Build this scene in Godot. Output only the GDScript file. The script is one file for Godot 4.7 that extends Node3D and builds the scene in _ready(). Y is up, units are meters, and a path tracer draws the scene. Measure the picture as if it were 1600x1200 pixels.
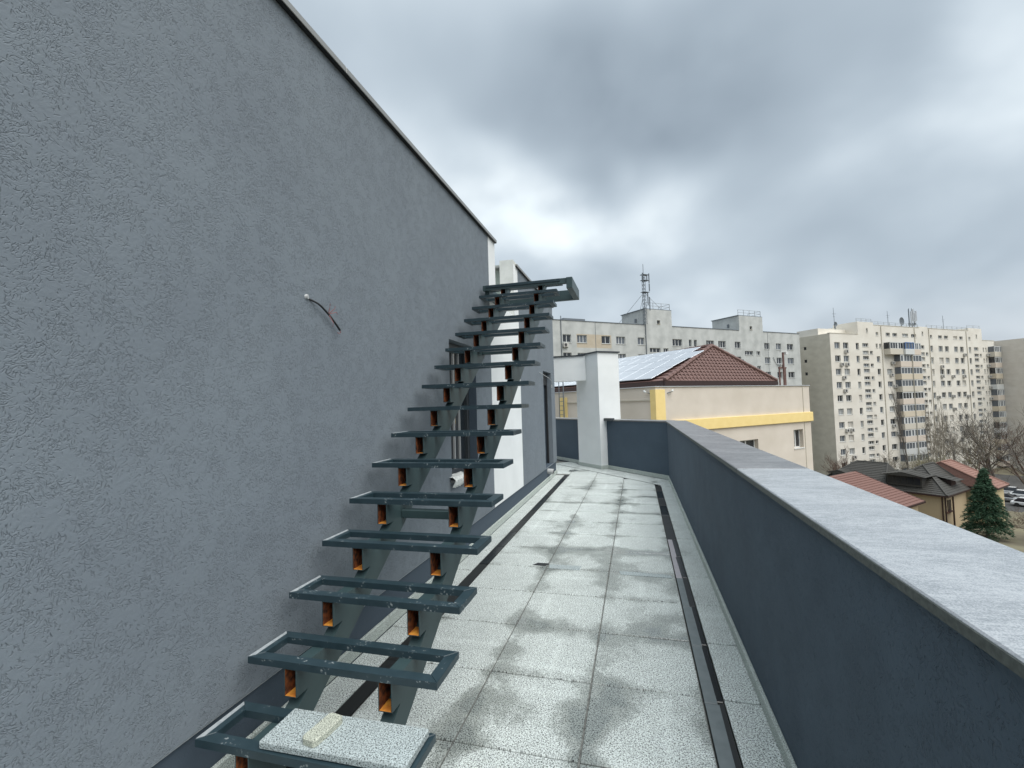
extends Node3D

# world: y up, metres. The terrace floor lies at y = 0, the camera stands 1.6 m above it and the corridor runs along -z.
const GROUND := -17.7
const ST := Vector3(0.702, 0, -0.712)      # the street grid behind: along the facades, away to the right
const FR := Vector3(0.712, 0, 0.702)       # and out of the facades, towards the terrace
const BU := Vector3(-0.64, 0, -0.768)      # along the skewed rear parapet
const BN := Vector3(0.768, 0, -0.64)       # and outwards through it

var rng := RandomNumberGenerator.new()
var names := {}
var M := {}
var wins := {}

# ---------------------------------------------------------------- helpers: nodes
func numbered(n: String) -> String:
	var k: int = names.get(n, 0)
	names[n] = k + 1
	return n if k == 0 else "%s_%03d" % [n, k]

func thing(called: String, label: String, category: String, at := Vector3.ZERO, basis := Basis(), group := "") -> Node3D:
	var o := Node3D.new()
	o.name = numbered(called)
	add_child(o)
	o.transform = Transform3D(basis, at)
	o.set_meta("label", label)
	if category != "":
		o.set_meta("category", category)
	if group != "":
		o.set_meta("group", group)
	return o

# one named mesh under a thing or part. World-built shapes are moved back by the thing's place (local = false).
func part(called: String, mesh: Mesh, mat: Material, parent: Node3D, at := Vector3.ZERO, basis := Basis()) -> MeshInstance3D:
	if mesh == null and mat != null:
		return null
	var o := MeshInstance3D.new()
	var key := str(parent.get_instance_id()) + called
	var k: int = names.get(key, 0)
	names[key] = k + 1
	o.name = called if k == 0 else "%s_%03d" % [called, k]
	o.mesh = mesh
	if mat != null:
		o.material_override = mat
	parent.add_child(o, true)
	o.transform = Transform3D(basis, at)
	return o

func wpart(called: String, st: SurfaceTool, mat: Material, parent: Node3D) -> MeshInstance3D:
	var o := part(called, fin(st), mat, parent)
	var p: Node3D = parent
	var t := Transform3D()
	while p != self and p != null:
		t = p.transform * t
		p = p.get_parent() as Node3D
	o.transform = t.affine_inverse()
	return o

# ---------------------------------------------------------------- helpers: shapes
func mb() -> SurfaceTool:
	var st := SurfaceTool.new()
	st.begin(Mesh.PRIMITIVE_TRIANGLES)
	st.set_smooth_group(-1)
	return st

func fin(st: SurfaceTool) -> ArrayMesh:
	st.generate_normals()
	return st.commit()

# a planar convex polygon, turned to face away from the point c
func face(st: SurfaceTool, p: Array, c: Vector3) -> void:
	var n: Vector3 = (p[1] - p[0]).cross(p[2] - p[0])
	var mid := Vector3.ZERO
	for q in p:
		mid += q
	mid /= p.size()
	var out := n.dot(mid - c) > 0.0
	for i in range(1, p.size() - 1):
		st.add_vertex(p[0])
		if out:
			st.add_vertex(p[i + 1])
			st.add_vertex(p[i])
		else:
			st.add_vertex(p[i])
			st.add_vertex(p[i + 1])

func box(st: SurfaceTool, lo: Vector3, hi: Vector3, xf := Transform3D()) -> void:
	var v := []
	for i in 8:
		v.append(xf * Vector3(hi.x if i & 1 else lo.x, hi.y if i & 2 else lo.y, hi.z if i & 4 else lo.z))
	var c: Vector3 = xf * ((lo + hi) * 0.5)
	for f in [[0, 1, 3, 2], [4, 5, 7, 6], [0, 1, 5, 4], [2, 3, 7, 6], [0, 2, 6, 4], [1, 3, 7, 5]]:
		face(st, [v[f[0]], v[f[1]], v[f[2]], v[f[3]]], c)

# a box with chamfered edges
func bev(st: SurfaceTool, lo: Vector3, hi: Vector3, b: float, xf := Transform3D()) -> void:
	var c := (lo + hi) * 0.5
	var h := (hi - lo) * 0.5
	b = minf(b, minf(h.x, minf(h.y, h.z)) * 0.9)
	var wc: Vector3 = xf * c
	for a in 3:
		var u := (a + 1) % 3
		var w := (a + 2) % 3
		for s in [-1.0, 1.0]:
			var q := []
			for k in [[-1, -1], [1, -1], [1, 1], [-1, 1]]:
				var p := Vector3.ZERO
				p[a] = h[a] * s
				p[u] = (h[u] - b) * k[0]
				p[w] = (h[w] - b) * k[1]
				q.append(xf * (c + p))
			face(st, q, wc)
		for s in [-1.0, 1.0]:
			for t in [-1.0, 1.0]:
				var q := []
				for k in [-1.0, 1.0]:
					var p := Vector3.ZERO
					p[a] = (h[a] - b) * k
					p[u] = h[u] * s
					p[w] = (h[w] - b) * t
					var r := p
					r[u] = (h[u] - b) * s
					r[w] = h[w] * t
					if k < 0:
						q.append(xf * (c + p))
						q.append(xf * (c + r))
					else:
						q.append(xf * (c + r))
						q.append(xf * (c + p))
				face(st, q, wc)
	for sx in [-1.0, 1.0]:
		for sy in [-1.0, 1.0]:
			for sz in [-1.0, 1.0]:
				face(st, [xf * (c + Vector3(h.x * sx, (h.y - b) * sy, (h.z - b) * sz)), xf * (c + Vector3((h.x - b) * sx, h.y * sy, (h.z - b) * sz)), xf * (c + Vector3((h.x - b) * sx, (h.y - b) * sy, h.z * sz))], wc)

# an upright prism over a plan polygon of (x, z) points
func prism(st: SurfaceTool, plan: Array, y0: float, y1: float, bevel := 0.0) -> void:
	var c := Vector3.ZERO
	for p in plan:
		c += Vector3(p.x, 0, p.y)
	c /= plan.size()
	c.y = (y0 + y1) * 0.5
	var top := []
	var rim := []
	var low := []
	for p in plan:
		var q := Vector3(p.x, y1, p.y)
		var d: Vector3 = Vector3(c.x, y1, c.z) - q
		top.append(q + d.normalized() * bevel * 1.4)
		rim.append(q + Vector3(0, -bevel, 0))
		low.append(Vector3(p.x, y0, p.y))
	face(st, top, c)
	face(st, low, c)
	for i in plan.size():
		var j := (i + 1) % plan.size()
		face(st, [low[i], low[j], rim[j], rim[i]], c)
		if bevel > 0.0:
			face(st, [rim[i], rim[j], top[j], top[i]], c)

func clip(plan: Array, p: Vector2, n: Vector2) -> Array:
	var out := []
	for i in plan.size():
		var a: Vector2 = plan[i]
		var b: Vector2 = plan[(i + 1) % plan.size()]
		var da := (a - p).dot(n)
		var db := (b - p).dot(n)
		if da <= 0.0:
			out.append(a)
		if da * db < 0.0:
			out.append(a.lerp(b, da / (da - db)))
	return out

func rect(x0: float, z0: float, x1: float, z1: float) -> Array:
	return [Vector2(x0, z0), Vector2(x1, z0), Vector2(x1, z1), Vector2(x0, z1)]

# a round rod through points, radius r0 at the start and r1 at the end
func rod(st: SurfaceTool, pts: Array, r0: float, r1: float, sides := 6) -> void:
	var rings := []
	for i in pts.size():
		var d: Vector3 = (pts[mini(i + 1, pts.size() - 1)] - pts[maxi(i - 1, 0)]).normalized()
		var u := d.cross(Vector3.UP if absf(d.y) < 0.9 else Vector3.RIGHT).normalized()
		var w := d.cross(u)
		var r := lerpf(r0, r1, float(i) / (pts.size() - 1))
		var ring := []
		for k in sides:
			var a := TAU * k / sides
			ring.append(pts[i] + (u * cos(a) + w * sin(a)) * r)
		rings.append(ring)
	for i in pts.size() - 1:
		var c: Vector3 = (pts[i] + pts[i + 1]) * 0.5
		for k in sides:
			var j := (k + 1) % sides
			face(st, [rings[i][k], rings[i][j], rings[i + 1][j], rings[i + 1][k]], c)
	face(st, rings[0], pts[1])
	face(st, rings[-1], pts[-2])

# a bar of rectangular section between two points
func bar(st: SurfaceTool, a: Vector3, b: Vector3, w: float, h: float) -> void:
	var z := (b - a).normalized()
	var x := z.cross(Vector3.UP if absf(z.y) < 0.95 else Vector3.RIGHT).normalized()
	var y := x.cross(z) * -1.0
	box(st, Vector3(-w / 2, -h / 2, 0), Vector3(w / 2, h / 2, (b - a).length()), Transform3D(Basis(x, y, z), a))

# a wall face in the plane z = 0 with openings [x0, y0, x1, y1] and reveals of the given depth
func facade(st: SurfaceTool, x0: float, y0: float, x1: float, y1: float, holes: Array, depth: float, patch := [], st2: SurfaceTool = null) -> void:
	var ys := [y0, y1]
	for h in holes + patch:
		for y in [h[1], h[3]]:
			if y > y0 and y < y1 and not ys.has(y):
				ys.append(y)
	ys.sort()
	var inside := Vector3((x0 + x1) / 2, (y0 + y1) / 2, -5)
	for i in ys.size() - 1:
		var ya: float = ys[i]
		var yb: float = ys[i + 1]
		if yb - ya < 1e-4:
			continue
		var ym := (ya + yb) / 2
		var xs := [x0, x1]
		for h in holes + patch:
			if h[1] < ym and h[3] > ym:
				for x in [h[0], h[2]]:
					if x > x0 and x < x1 and not xs.has(x):
						xs.append(x)
		xs.sort()
		for j in xs.size() - 1:
			var xm: float = (xs[j] + xs[j + 1]) / 2
			var open := false
			for h in holes:
				if h[0] < xm and h[2] > xm and h[1] < ym and h[3] > ym:
					open = true
			if open:
				continue
			var t := st
			for h in patch:
				if h[0] < xm and h[2] > xm and h[1] < ym and h[3] > ym:
					t = st2
			face(t, [Vector3(xs[j], ya, 0), Vector3(xs[j + 1], ya, 0), Vector3(xs[j + 1], yb, 0), Vector3(xs[j], yb, 0)], inside)
	for h in holes:
		var c := Vector3((h[0] + h[2]) / 2, (h[1] + h[3]) / 2, -depth / 2)
		var p := [Vector3(h[0], h[1], 0), Vector3(h[2], h[1], 0), Vector3(h[2], h[3], 0), Vector3(h[0], h[3], 0)]
		for k in 4:
			var a: Vector3 = p[k]
			var b: Vector3 = p[(k + 1) % 4]
			var dz := Vector3(0, 0, -depth)
			# reveals face into the opening
			face(st, [a, b, b + dz, a + dz], a + b - c)

# the other five sides of a block whose facade lies in z = 0
func block_rest(st: SurfaceTool, x0: float, y0: float, x1: float, y1: float, back: float) -> void:
	var c := Vector3((x0 + x1) / 2, (y0 + y1) / 2, -back / 2)
	var v := func(x: float, y: float, z: float) -> Vector3: return Vector3(x, y, z)
	face(st, [v.call(x0, y0, 0), v.call(x0, y1, 0), v.call(x0, y1, -back), v.call(x0, y0, -back)], c)
	face(st, [v.call(x1, y0, 0), v.call(x1, y1, 0), v.call(x1, y1, -back), v.call(x1, y0, -back)], c)
	face(st, [v.call(x0, y0, -back), v.call(x1, y0, -back), v.call(x1, y1, -back), v.call(x0, y1, -back)], c)
	face(st, [v.call(x0, y1, 0), v.call(x1, y1, 0), v.call(x1, y1, -back), v.call(x0, y1, -back)], c)

# a tiled roof slope in stepped courses: eave a-b, ridge d-c above it
func slope(st: SurfaceTool, a: Vector3, b: Vector3, c: Vector3, d: Vector3, rows: int, lift := 0.04) -> void:
	var n := (b - a).cross(d - a)
	if n.length() < 1e-6:
		n = (b - a).cross(c - a)
	n = n.normalized()
	if n.y < 0:
		n = -n
	for i in rows:
		var t0 := float(i) / rows
		var t1 := float(i + 1) / rows
		var p := a.lerp(d, t0) + n * lift
		var q := b.lerp(c, t0) + n * lift
		var r := b.lerp(c, t1)
		var s := a.lerp(d, t1)
		var mid := (a + b + c + d) / 4 - n * 3.0
		if r.distance_to(s) < 0.02:
			face(st, [p, q, r], mid)
		else:
			face(st, [p, q, r, s], mid)
		face(st, [p, q, q - n * lift * 1.2, p - n * lift * 1.2], (c + d) / 2)

# ---------------------------------------------------------------- helpers: materials
func lin(r: float, g: float, b: float) -> Color:
	return Color(r, g, b).linear_to_srgb()

func mat(c: Color, rough := 0.8, metal := 0.0, spec := 0.5) -> StandardMaterial3D:
	var m := StandardMaterial3D.new()
	m.albedo_color = c
	m.roughness = rough
	m.metallic = metal
	m.metallic_specular = spec
	return m

func noise(freq: float, sd: int, oct := 4, type := FastNoiseLite.TYPE_SIMPLEX_SMOOTH) -> FastNoiseLite:
	var n := FastNoiseLite.new()
	n.noise_type = type
	n.seed = sd
	n.frequency = freq
	n.fractal_octaves = oct
	if oct == 1:
		n.fractal_type = FastNoiseLite.FRACTAL_NONE
	return n

func grey(n: FastNoiseLite, size: int) -> PackedByteArray:
	var im := n.get_seamless_image(size, size)
	im.convert(Image.FORMAT_L8)
	return im.get_data()

func tri(m: StandardMaterial3D, tex: Texture2D, metres: float, world := true) -> void:
	m.albedo_texture = tex
	m.uv1_triplanar = true
	m.uv1_world_triplanar = world
	m.uv1_scale = Vector3.ONE / metres
	m.uv1_triplanar_sharpness = 8.0

# faint unevenness of tone and dirt over a wide surface, laid over its colour
func weather(m: StandardMaterial3D, a: Color, b: Color, metres: float, sd: int) -> void:
	m.detail_enabled = true
	m.detail_blend_mode = BaseMaterial3D.BLEND_MODE_MUL
	m.detail_uv_layer = BaseMaterial3D.DETAIL_UV_2
	m.detail_albedo = mottle(a, b, 0.012, sd, 512, 6, 1.5)
	m.uv2_triplanar = true
	m.uv2_world_triplanar = true
	m.uv2_scale = Vector3.ONE / metres

# a mottled colour texture between two linear colours
func mottle(a: Color, b: Color, freq: float, sd: int, size := 256, oct := 5, gain := 1.0) -> ImageTexture:
	var g := grey(noise(freq, sd, oct), size)
	var d := PackedByteArray()
	d.resize(size * size * 3)
	for i in size * size:
		var t := clampf((g[i] / 255.0 - 0.5) * gain + 0.5, 0, 1)
		var c := a.lerp(b, t).linear_to_srgb()
		d[i * 3] = int(c.r * 255)
		d[i * 3 + 1] = int(c.g * 255)
		d[i * 3 + 2] = int(c.b * 255)
	return ImageTexture.create_from_image(Image.create_from_data(size, size, false, Image.FORMAT_RGB8, d))

func granite_image(size: int, sd: int) -> Image:
	var dark := grey(noise(0.16, sd, 2), size)
	var mid := grey(noise(0.11, sd + 1, 2), size)
	var fine := grey(noise(0.5, sd + 2, 1), size)
	var cloud := grey(noise(0.012, sd + 3, 3), size)
	var d := PackedByteArray()
	d.resize(size * size * 3)
	for i in size * size:
		var v := 0.77 + (fine[i] - 128) / 255.0 * 0.25 + (cloud[i] - 128) / 255.0 * 0.08
		v -= smoothstep(132, 150, mid[i]) * 0.26
		v -= smoothstep(150, 164, dark[i]) * 0.50
		v = clampf(v, 0.04, 0.88)
		var s := int(pow(v, 1.0 / 2.2) * 255)
		d[i * 3] = int(s * 0.97)
		d[i * 3 + 1] = s
		d[i * 3 + 2] = int(s * 0.995)
	return Image.create_from_data(size, size, false, Image.FORMAT_RGB8, d)

# scratched plaster: flat skin with short wandering grooves that the float drags out
func stucco_image(size: int, count: int, sd: int) -> Image:
	var r := RandomNumberGenerator.new()
	r.seed = sd
	var base := grey(noise(0.03, sd, 4), size)
	var grain := grey(noise(0.35, sd + 7, 2), size)
	var dense := noise(0.006, sd + 3, 3)
	var turn := noise(0.004, sd + 5, 2)
	var d := PackedByteArray()
	d.resize(size * size)
	for i in size * size:
		d[i] = int(clampf(196 + (base[i] - 128) * 0.18 + (grain[i] - 128) * 0.2, 0, 255))
	for k in count:
		var x := r.randf() * size
		var y := r.randf() * size
		if dense.get_noise_2d(x, y) < r.randf_range(-0.45, 0.35):
			continue
		var a := PI / 2 + turn.get_noise_2d(x, y) * 2.4 + r.randfn(0, 0.55)
		var bend := r.randfn(0, 0.05)
		var steps := int(6 + absf(r.randfn(0, 12)))
		var depth := r.randf_range(50, 150)
		var wide := 1 if r.randf() < 0.7 else 2
		for s in steps:
			x += cos(a)
			y += sin(a)
			a += bend + r.randfn(0, 0.12)
			var f := sin(PI * (s + 0.5) / steps)
			for oy in wide + 1:
				for ox in wide + 1:
					var px := posmod(int(x) + ox, size)
					var py := posmod(int(y) + oy, size)
					var i := py * size + px
					var e := 1.0 if ox < wide and oy < wide else 0.45
					d[i] = mini(d[i], int(clampf(200 - depth * f * e, 0, 255)))
	return Image.create_from_data(size, size, false, Image.FORMAT_L8, d)

func materials() -> void:
	# anthracite plaster of the stair wall
	var stu := ImageTexture.create_from_image(stucco_image(2048, 70000, 5))
	var ramp := stucco_image(512, 3200, 9)
	var wallc := mottle(Color(0.165, 0.182, 0.206), Color(0.200, 0.216, 0.238), 0.008, 3, 256, 4, 1.6)
	for k in [["plaster", wallc, 3.4]]:
		var m := mat(Color.WHITE, 0.88)
		m.albedo_texture = null
		m.albedo_color = lin(0.180, 0.210, 0.238)
		m.uv1_triplanar = true
		m.uv1_world_triplanar = true
		m.uv1_scale = Vector3.ONE / 1.7
		m.uv1_triplanar_sharpness = 8.0
		m.heightmap_enabled = true
		m.heightmap_texture = stu
		m.heightmap_scale = 0.72
		weather(m, Color(0.91, 0.91, 0.92), Color(1.0, 1.0, 1.0), 5.3, 87)
		M[k[0]] = m
	var fine := ImageTexture.create_from_image(ramp)
	var navy := mat(lin(0.064, 0.096, 0.131), 0.8)
	navy.uv1_triplanar = true
	navy.uv1_world_triplanar = true
	navy.uv1_scale = Vector3.ONE / 0.34
	navy.heightmap_enabled = true
	navy.heightmap_texture = fine
	navy.heightmap_scale = 0.7
	weather(navy, Color(0.84, 0.85, 0.86), Color(1.0, 1.0, 1.0), 3.1, 88)
	M.navy = navy
	var plinth := mat(lin(0.055, 0.078, 0.105), 0.8)
	plinth.uv1_triplanar = true
	plinth.uv1_world_triplanar = true
	plinth.uv1_scale = Vector3.ONE / 0.5
	plinth.heightmap_enabled = true
	plinth.heightmap_texture = fine
	plinth.heightmap_scale = 0.15
	M.plinth = plinth
	M.white = mat(Color.WHITE, 0.85)
	tri(M.white, mottle(Color(0.74, 0.76, 0.76), Color(0.82, 0.84, 0.84), 0.01, 21), 1.7)
	M.pale = mat(Color.WHITE, 0.85)
	tri(M.pale, mottle(Color(0.60, 0.61, 0.58), Color(0.69, 0.70, 0.67), 0.02, 22, 256, 5, 1.5), 1.1)
	M.greenish = mat(lin(0.36, 0.41, 0.37), 0.85)
	M.coping = mat(lin(0.28, 0.28, 0.27), 0.42, 0.35)
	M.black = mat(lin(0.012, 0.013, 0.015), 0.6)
	M.frame = mat(lin(0.05, 0.058, 0.065), 0.4, 0.3)
	M.framelight = mat(lin(0.45, 0.46, 0.46), 0.4)
	M.glass = mat(lin(0.02, 0.026, 0.032), 0.05, 0.0, 0.7)
	# granite
	var gi := granite_image(1024, 31)
	M.granite_tex = ImageTexture.create_from_image(gi)
	var edge := mat(lin(0.86, 0.88, 0.84), 0.75)
	tri(edge, M.granite_tex, 0.85)
	M.granite = edge
	var bright := mat(lin(0.66, 0.70, 0.72), 0.72)
	tri(bright, M.granite_tex, 1.15, false)
	M.granite_bright = bright
	var mortar := mat(Color.WHITE, 0.9)
	tri(mortar, mottle(Color(0.05, 0.05, 0.047), Color(0.24, 0.24, 0.225), 0.05, 37), 0.4)
	M.mortar = mortar
	# painted steel with plaster splashes
	var sp1 := grey(noise(0.07, 51, 4), 512)
	var sp2 := grey(noise(0.012, 52, 3), 512)
	var d := PackedByteArray()
	d.resize(512 * 512 * 3)
	for i in 512 * 512:
		var s := smoothstep(150, 178, sp1[i]) * smoothstep(186, 208, sp2[i])
		var c := Color(0.015, 0.033, 0.042).lerp(Color(0.026, 0.048, 0.060), sp2[i] / 255.0).lerp(Color(0.40, 0.43, 0.43), s * 0.6).linear_to_srgb()
		d[i * 3] = int(c.r * 255)
		d[i * 3 + 1] = int(c.g * 255)
		d[i * 3 + 2] = int(c.b * 255)
	M.steel = mat(Color.WHITE, 0.42, 0.0, 0.5)
	tri(M.steel, ImageTexture.create_from_image(Image.create_from_data(512, 512, false, Image.FORMAT_RGB8, d)), 0.75)
	M.steel_clean = mat(Color.WHITE, 0.45, 0.0, 0.5)
	tri(M.steel_clean, mottle(Color(0.028, 0.052, 0.057), Color(0.042, 0.072, 0.076), 0.012, 55), 0.9)
	M.pale_grey = mat(Color.WHITE, 0.7)
	tri(M.pale_grey, mottle(Color(0.22, 0.25, 0.27), Color(0.42, 0.45, 0.46), 0.03, 56), 0.3)
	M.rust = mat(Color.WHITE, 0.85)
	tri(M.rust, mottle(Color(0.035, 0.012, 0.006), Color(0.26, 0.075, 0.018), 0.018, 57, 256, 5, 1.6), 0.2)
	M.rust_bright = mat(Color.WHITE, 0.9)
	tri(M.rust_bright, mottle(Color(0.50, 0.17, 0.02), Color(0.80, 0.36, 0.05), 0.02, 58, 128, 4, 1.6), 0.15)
	# coping stone of the parapet, streaked
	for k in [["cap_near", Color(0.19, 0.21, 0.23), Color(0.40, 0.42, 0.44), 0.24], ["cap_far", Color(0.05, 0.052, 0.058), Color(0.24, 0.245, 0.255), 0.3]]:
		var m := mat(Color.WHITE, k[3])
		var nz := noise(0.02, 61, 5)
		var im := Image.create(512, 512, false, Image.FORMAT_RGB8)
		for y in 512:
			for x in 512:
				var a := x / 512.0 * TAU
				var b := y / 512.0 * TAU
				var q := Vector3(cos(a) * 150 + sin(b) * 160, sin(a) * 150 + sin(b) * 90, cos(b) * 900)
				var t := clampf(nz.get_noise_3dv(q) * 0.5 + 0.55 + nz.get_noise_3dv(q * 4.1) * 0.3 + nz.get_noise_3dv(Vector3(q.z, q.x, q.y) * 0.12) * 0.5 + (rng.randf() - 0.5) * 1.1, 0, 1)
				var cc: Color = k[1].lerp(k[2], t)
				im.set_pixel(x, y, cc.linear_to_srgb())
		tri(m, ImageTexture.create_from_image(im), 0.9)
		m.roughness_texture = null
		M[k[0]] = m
	M.cap_edge = mat(Color.WHITE, 0.55)
	tri(M.cap_edge, mottle(Color(0.035, 0.042, 0.038), Color(0.10, 0.115, 0.105), 0.09, 64), 0.4)
	# things behind
	M.cream = mat(Color.WHITE, 0.9)
	tri(M.cream, mottle(Color(0.58, 0.52, 0.445), Color(0.67, 0.605, 0.53), 0.012, 71, 256, 5, 1.5), 6.0)
	M.yellow = mat(Color.WHITE, 0.85)
	tri(M.yellow, mottle(Color(0.80, 0.61, 0.25), Color(0.88, 0.69, 0.31), 0.02, 72), 3.0)
	M.cream_yellow = mat(lin(0.55, 0.45, 0.27), 0.85)
	M.tile_red = mat(Color.WHITE, 0.6)
	tri(M.tile_red, mottle(Color(0.115, 0.062, 0.053), Color(0.18, 0.10, 0.085), 0.03, 73), 2.0)
	M.tile_pink = mat(Color.WHITE, 0.65)
	tri(M.tile_pink, mottle(Color(0.18, 0.088, 0.066), Color(0.26, 0.14, 0.108), 0.03, 79), 2.0)
	M.tile_brown = mat(Color.WHITE, 0.6)
	tri(M.tile_brown, mottle(Color(0.12, 0.056, 0.044), Color(0.19, 0.095, 0.075), 0.03, 86), 2.0)
	M.tile_dark = mat(Color.WHITE, 0.65)
	tri(M.tile_dark, mottle(Color(0.030, 0.028, 0.025), Color(0.055, 0.052, 0.045), 0.03, 74), 2.0)
	M.eave = mat(lin(0.035, 0.016, 0.014), 0.5)
	M.panel = mat(lin(0.62, 0.65, 0.69), 0.22, 0.5, 0.8)
	M.alu = mat(lin(0.55, 0.56, 0.57), 0.35, 0.6)
	M.conc = mat(Color.WHITE, 0.9)
	var streak := grey(noise(0.02, 75, 5), 512)
	var d2 := PackedByteArray()
	d2.resize(512 * 512 * 3)
	for y in 512:
		for x in 512:
			var t := streak[((y / 5) % 512) * 512 + x] / 255.0 * 0.5 + streak[y * 512 + x] / 255.0 * 0.5
			t = clampf((t - 0.5) * 2.0 + 0.6, 0, 1)
			var c := Color(0.38, 0.395, 0.385).lerp(Color(0.53, 0.545, 0.53), t).linear_to_srgb()
			var i := (y * 512 + x) * 3
			d2[i] = int(c.r * 255)
			d2[i + 1] = int(c.g * 255)
			d2[i + 2] = int(c.b * 255)
	tri(M.conc, ImageTexture.create_from_image(Image.create_from_data(512, 512, false, Image.FORMAT_RGB8, d2)), 18.0)
	M.peach = mat(Color.WHITE, 0.9)
	tri(M.peach, mottle(Color(0.44, 0.38, 0.29), Color(0.50, 0.44, 0.35), 0.02, 76), 5.0)
	M.beige = mat(Color.WHITE, 0.9)
	tri(M.beige, mottle(Color(0.655, 0.615, 0.545), Color(0.745, 0.71, 0.64), 0.012, 77, 256, 5, 1.6), 14.0)
	M.tan = mat(Color.WHITE, 0.9)
	tri(M.tan, mottle(Color(0.50, 0.465, 0.39), Color(0.58, 0.545, 0.46), 0.02, 78, 256, 5, 1.6), 9.0)
	M.wing = mat(Color.WHITE, 0.9)
	tri(M.wing, mottle(Color(0.56, 0.52, 0.46), Color(0.63, 0.59, 0.53), 0.02, 80, 256, 5, 1.6), 9.0)
	M.pvc = mat(lin(0.62, 0.63, 0.62), 0.5)
	M.pane_dark = mat(lin(0.022, 0.026, 0.032), 0.08, 0.0, 0.6)
	M.pane_mid = mat(lin(0.11, 0.125, 0.145), 0.1, 0.0, 0.6)
	M.pane_pale = mat(lin(0.30, 0.31, 0.31), 0.3)
	M.shutter = mat(lin(0.5, 0.47, 0.42), 0.7)
	M.blue = mat(lin(0.05, 0.15, 0.38), 0.5)
	M.ochre = mat(lin(0.43, 0.34, 0.22), 0.85)
	M.bal_a = mat(lin(0.58, 0.51, 0.40), 0.9)
	M.bal_b = mat(lin(0.62, 0.54, 0.46), 0.9)
	M.bal_c = mat(lin(0.57, 0.53, 0.45), 0.9)
	M.unit = mat(lin(0.50, 0.49, 0.46), 0.6)
	M.fan = mat(lin(0.05, 0.05, 0.052), 0.7)
	M.mast = mat(lin(0.15, 0.17, 0.19), 0.5, 0.3)
	M.rail = mat(lin(0.35, 0.37, 0.38), 0.5, 0.3)
	M.bark = mat(Color.WHITE, 0.95)
	tri(M.bark, mottle(Color(0.085, 0.075, 0.065), Color(0.16, 0.145, 0.125), 0.03, 81), 1.0)
	M.bark_pale = mat(Color.WHITE, 0.95)
	tri(M.bark_pale, mottle(Color(0.17, 0.15, 0.12), Color(0.28, 0.25, 0.20), 0.03, 82), 1.0)
	M.bark_brown = mat(Color.WHITE, 0.95)
	tri(M.bark_brown, mottle(Color(0.085, 0.055, 0.042), Color(0.16, 0.11, 0.085), 0.03, 83), 1.0)
	M.bud = mat(lin(0.20, 0.19, 0.07), 0.9)
	M.needle = mat(Color.WHITE, 0.8)
	M.needle.vertex_color_use_as_albedo = true
	M.asphalt = mat(Color.WHITE, 0.9)
	tri(M.asphalt, mottle(Color(0.045, 0.045, 0.045), Color(0.075, 0.073, 0.07), 0.03, 84), 9.0)
	M.soil = mat(Color.WHITE, 0.95)
	tri(M.soil, mottle(Color(0.10, 0.085, 0.06), Color(0.17, 0.155, 0.10), 0.01, 85, 512, 6, 1.8), 30.0)
	M.carwhite = mat(lin(0.7, 0.71, 0.72), 0.25)
	M.carsilver = mat(lin(0.40, 0.41, 0.42), 0.25, 0.3)
	M.carred = mat(lin(0.32, 0.03, 0.03), 0.3)
	M.tyre = mat(lin(0.02, 0.02, 0.02), 0.8)

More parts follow.
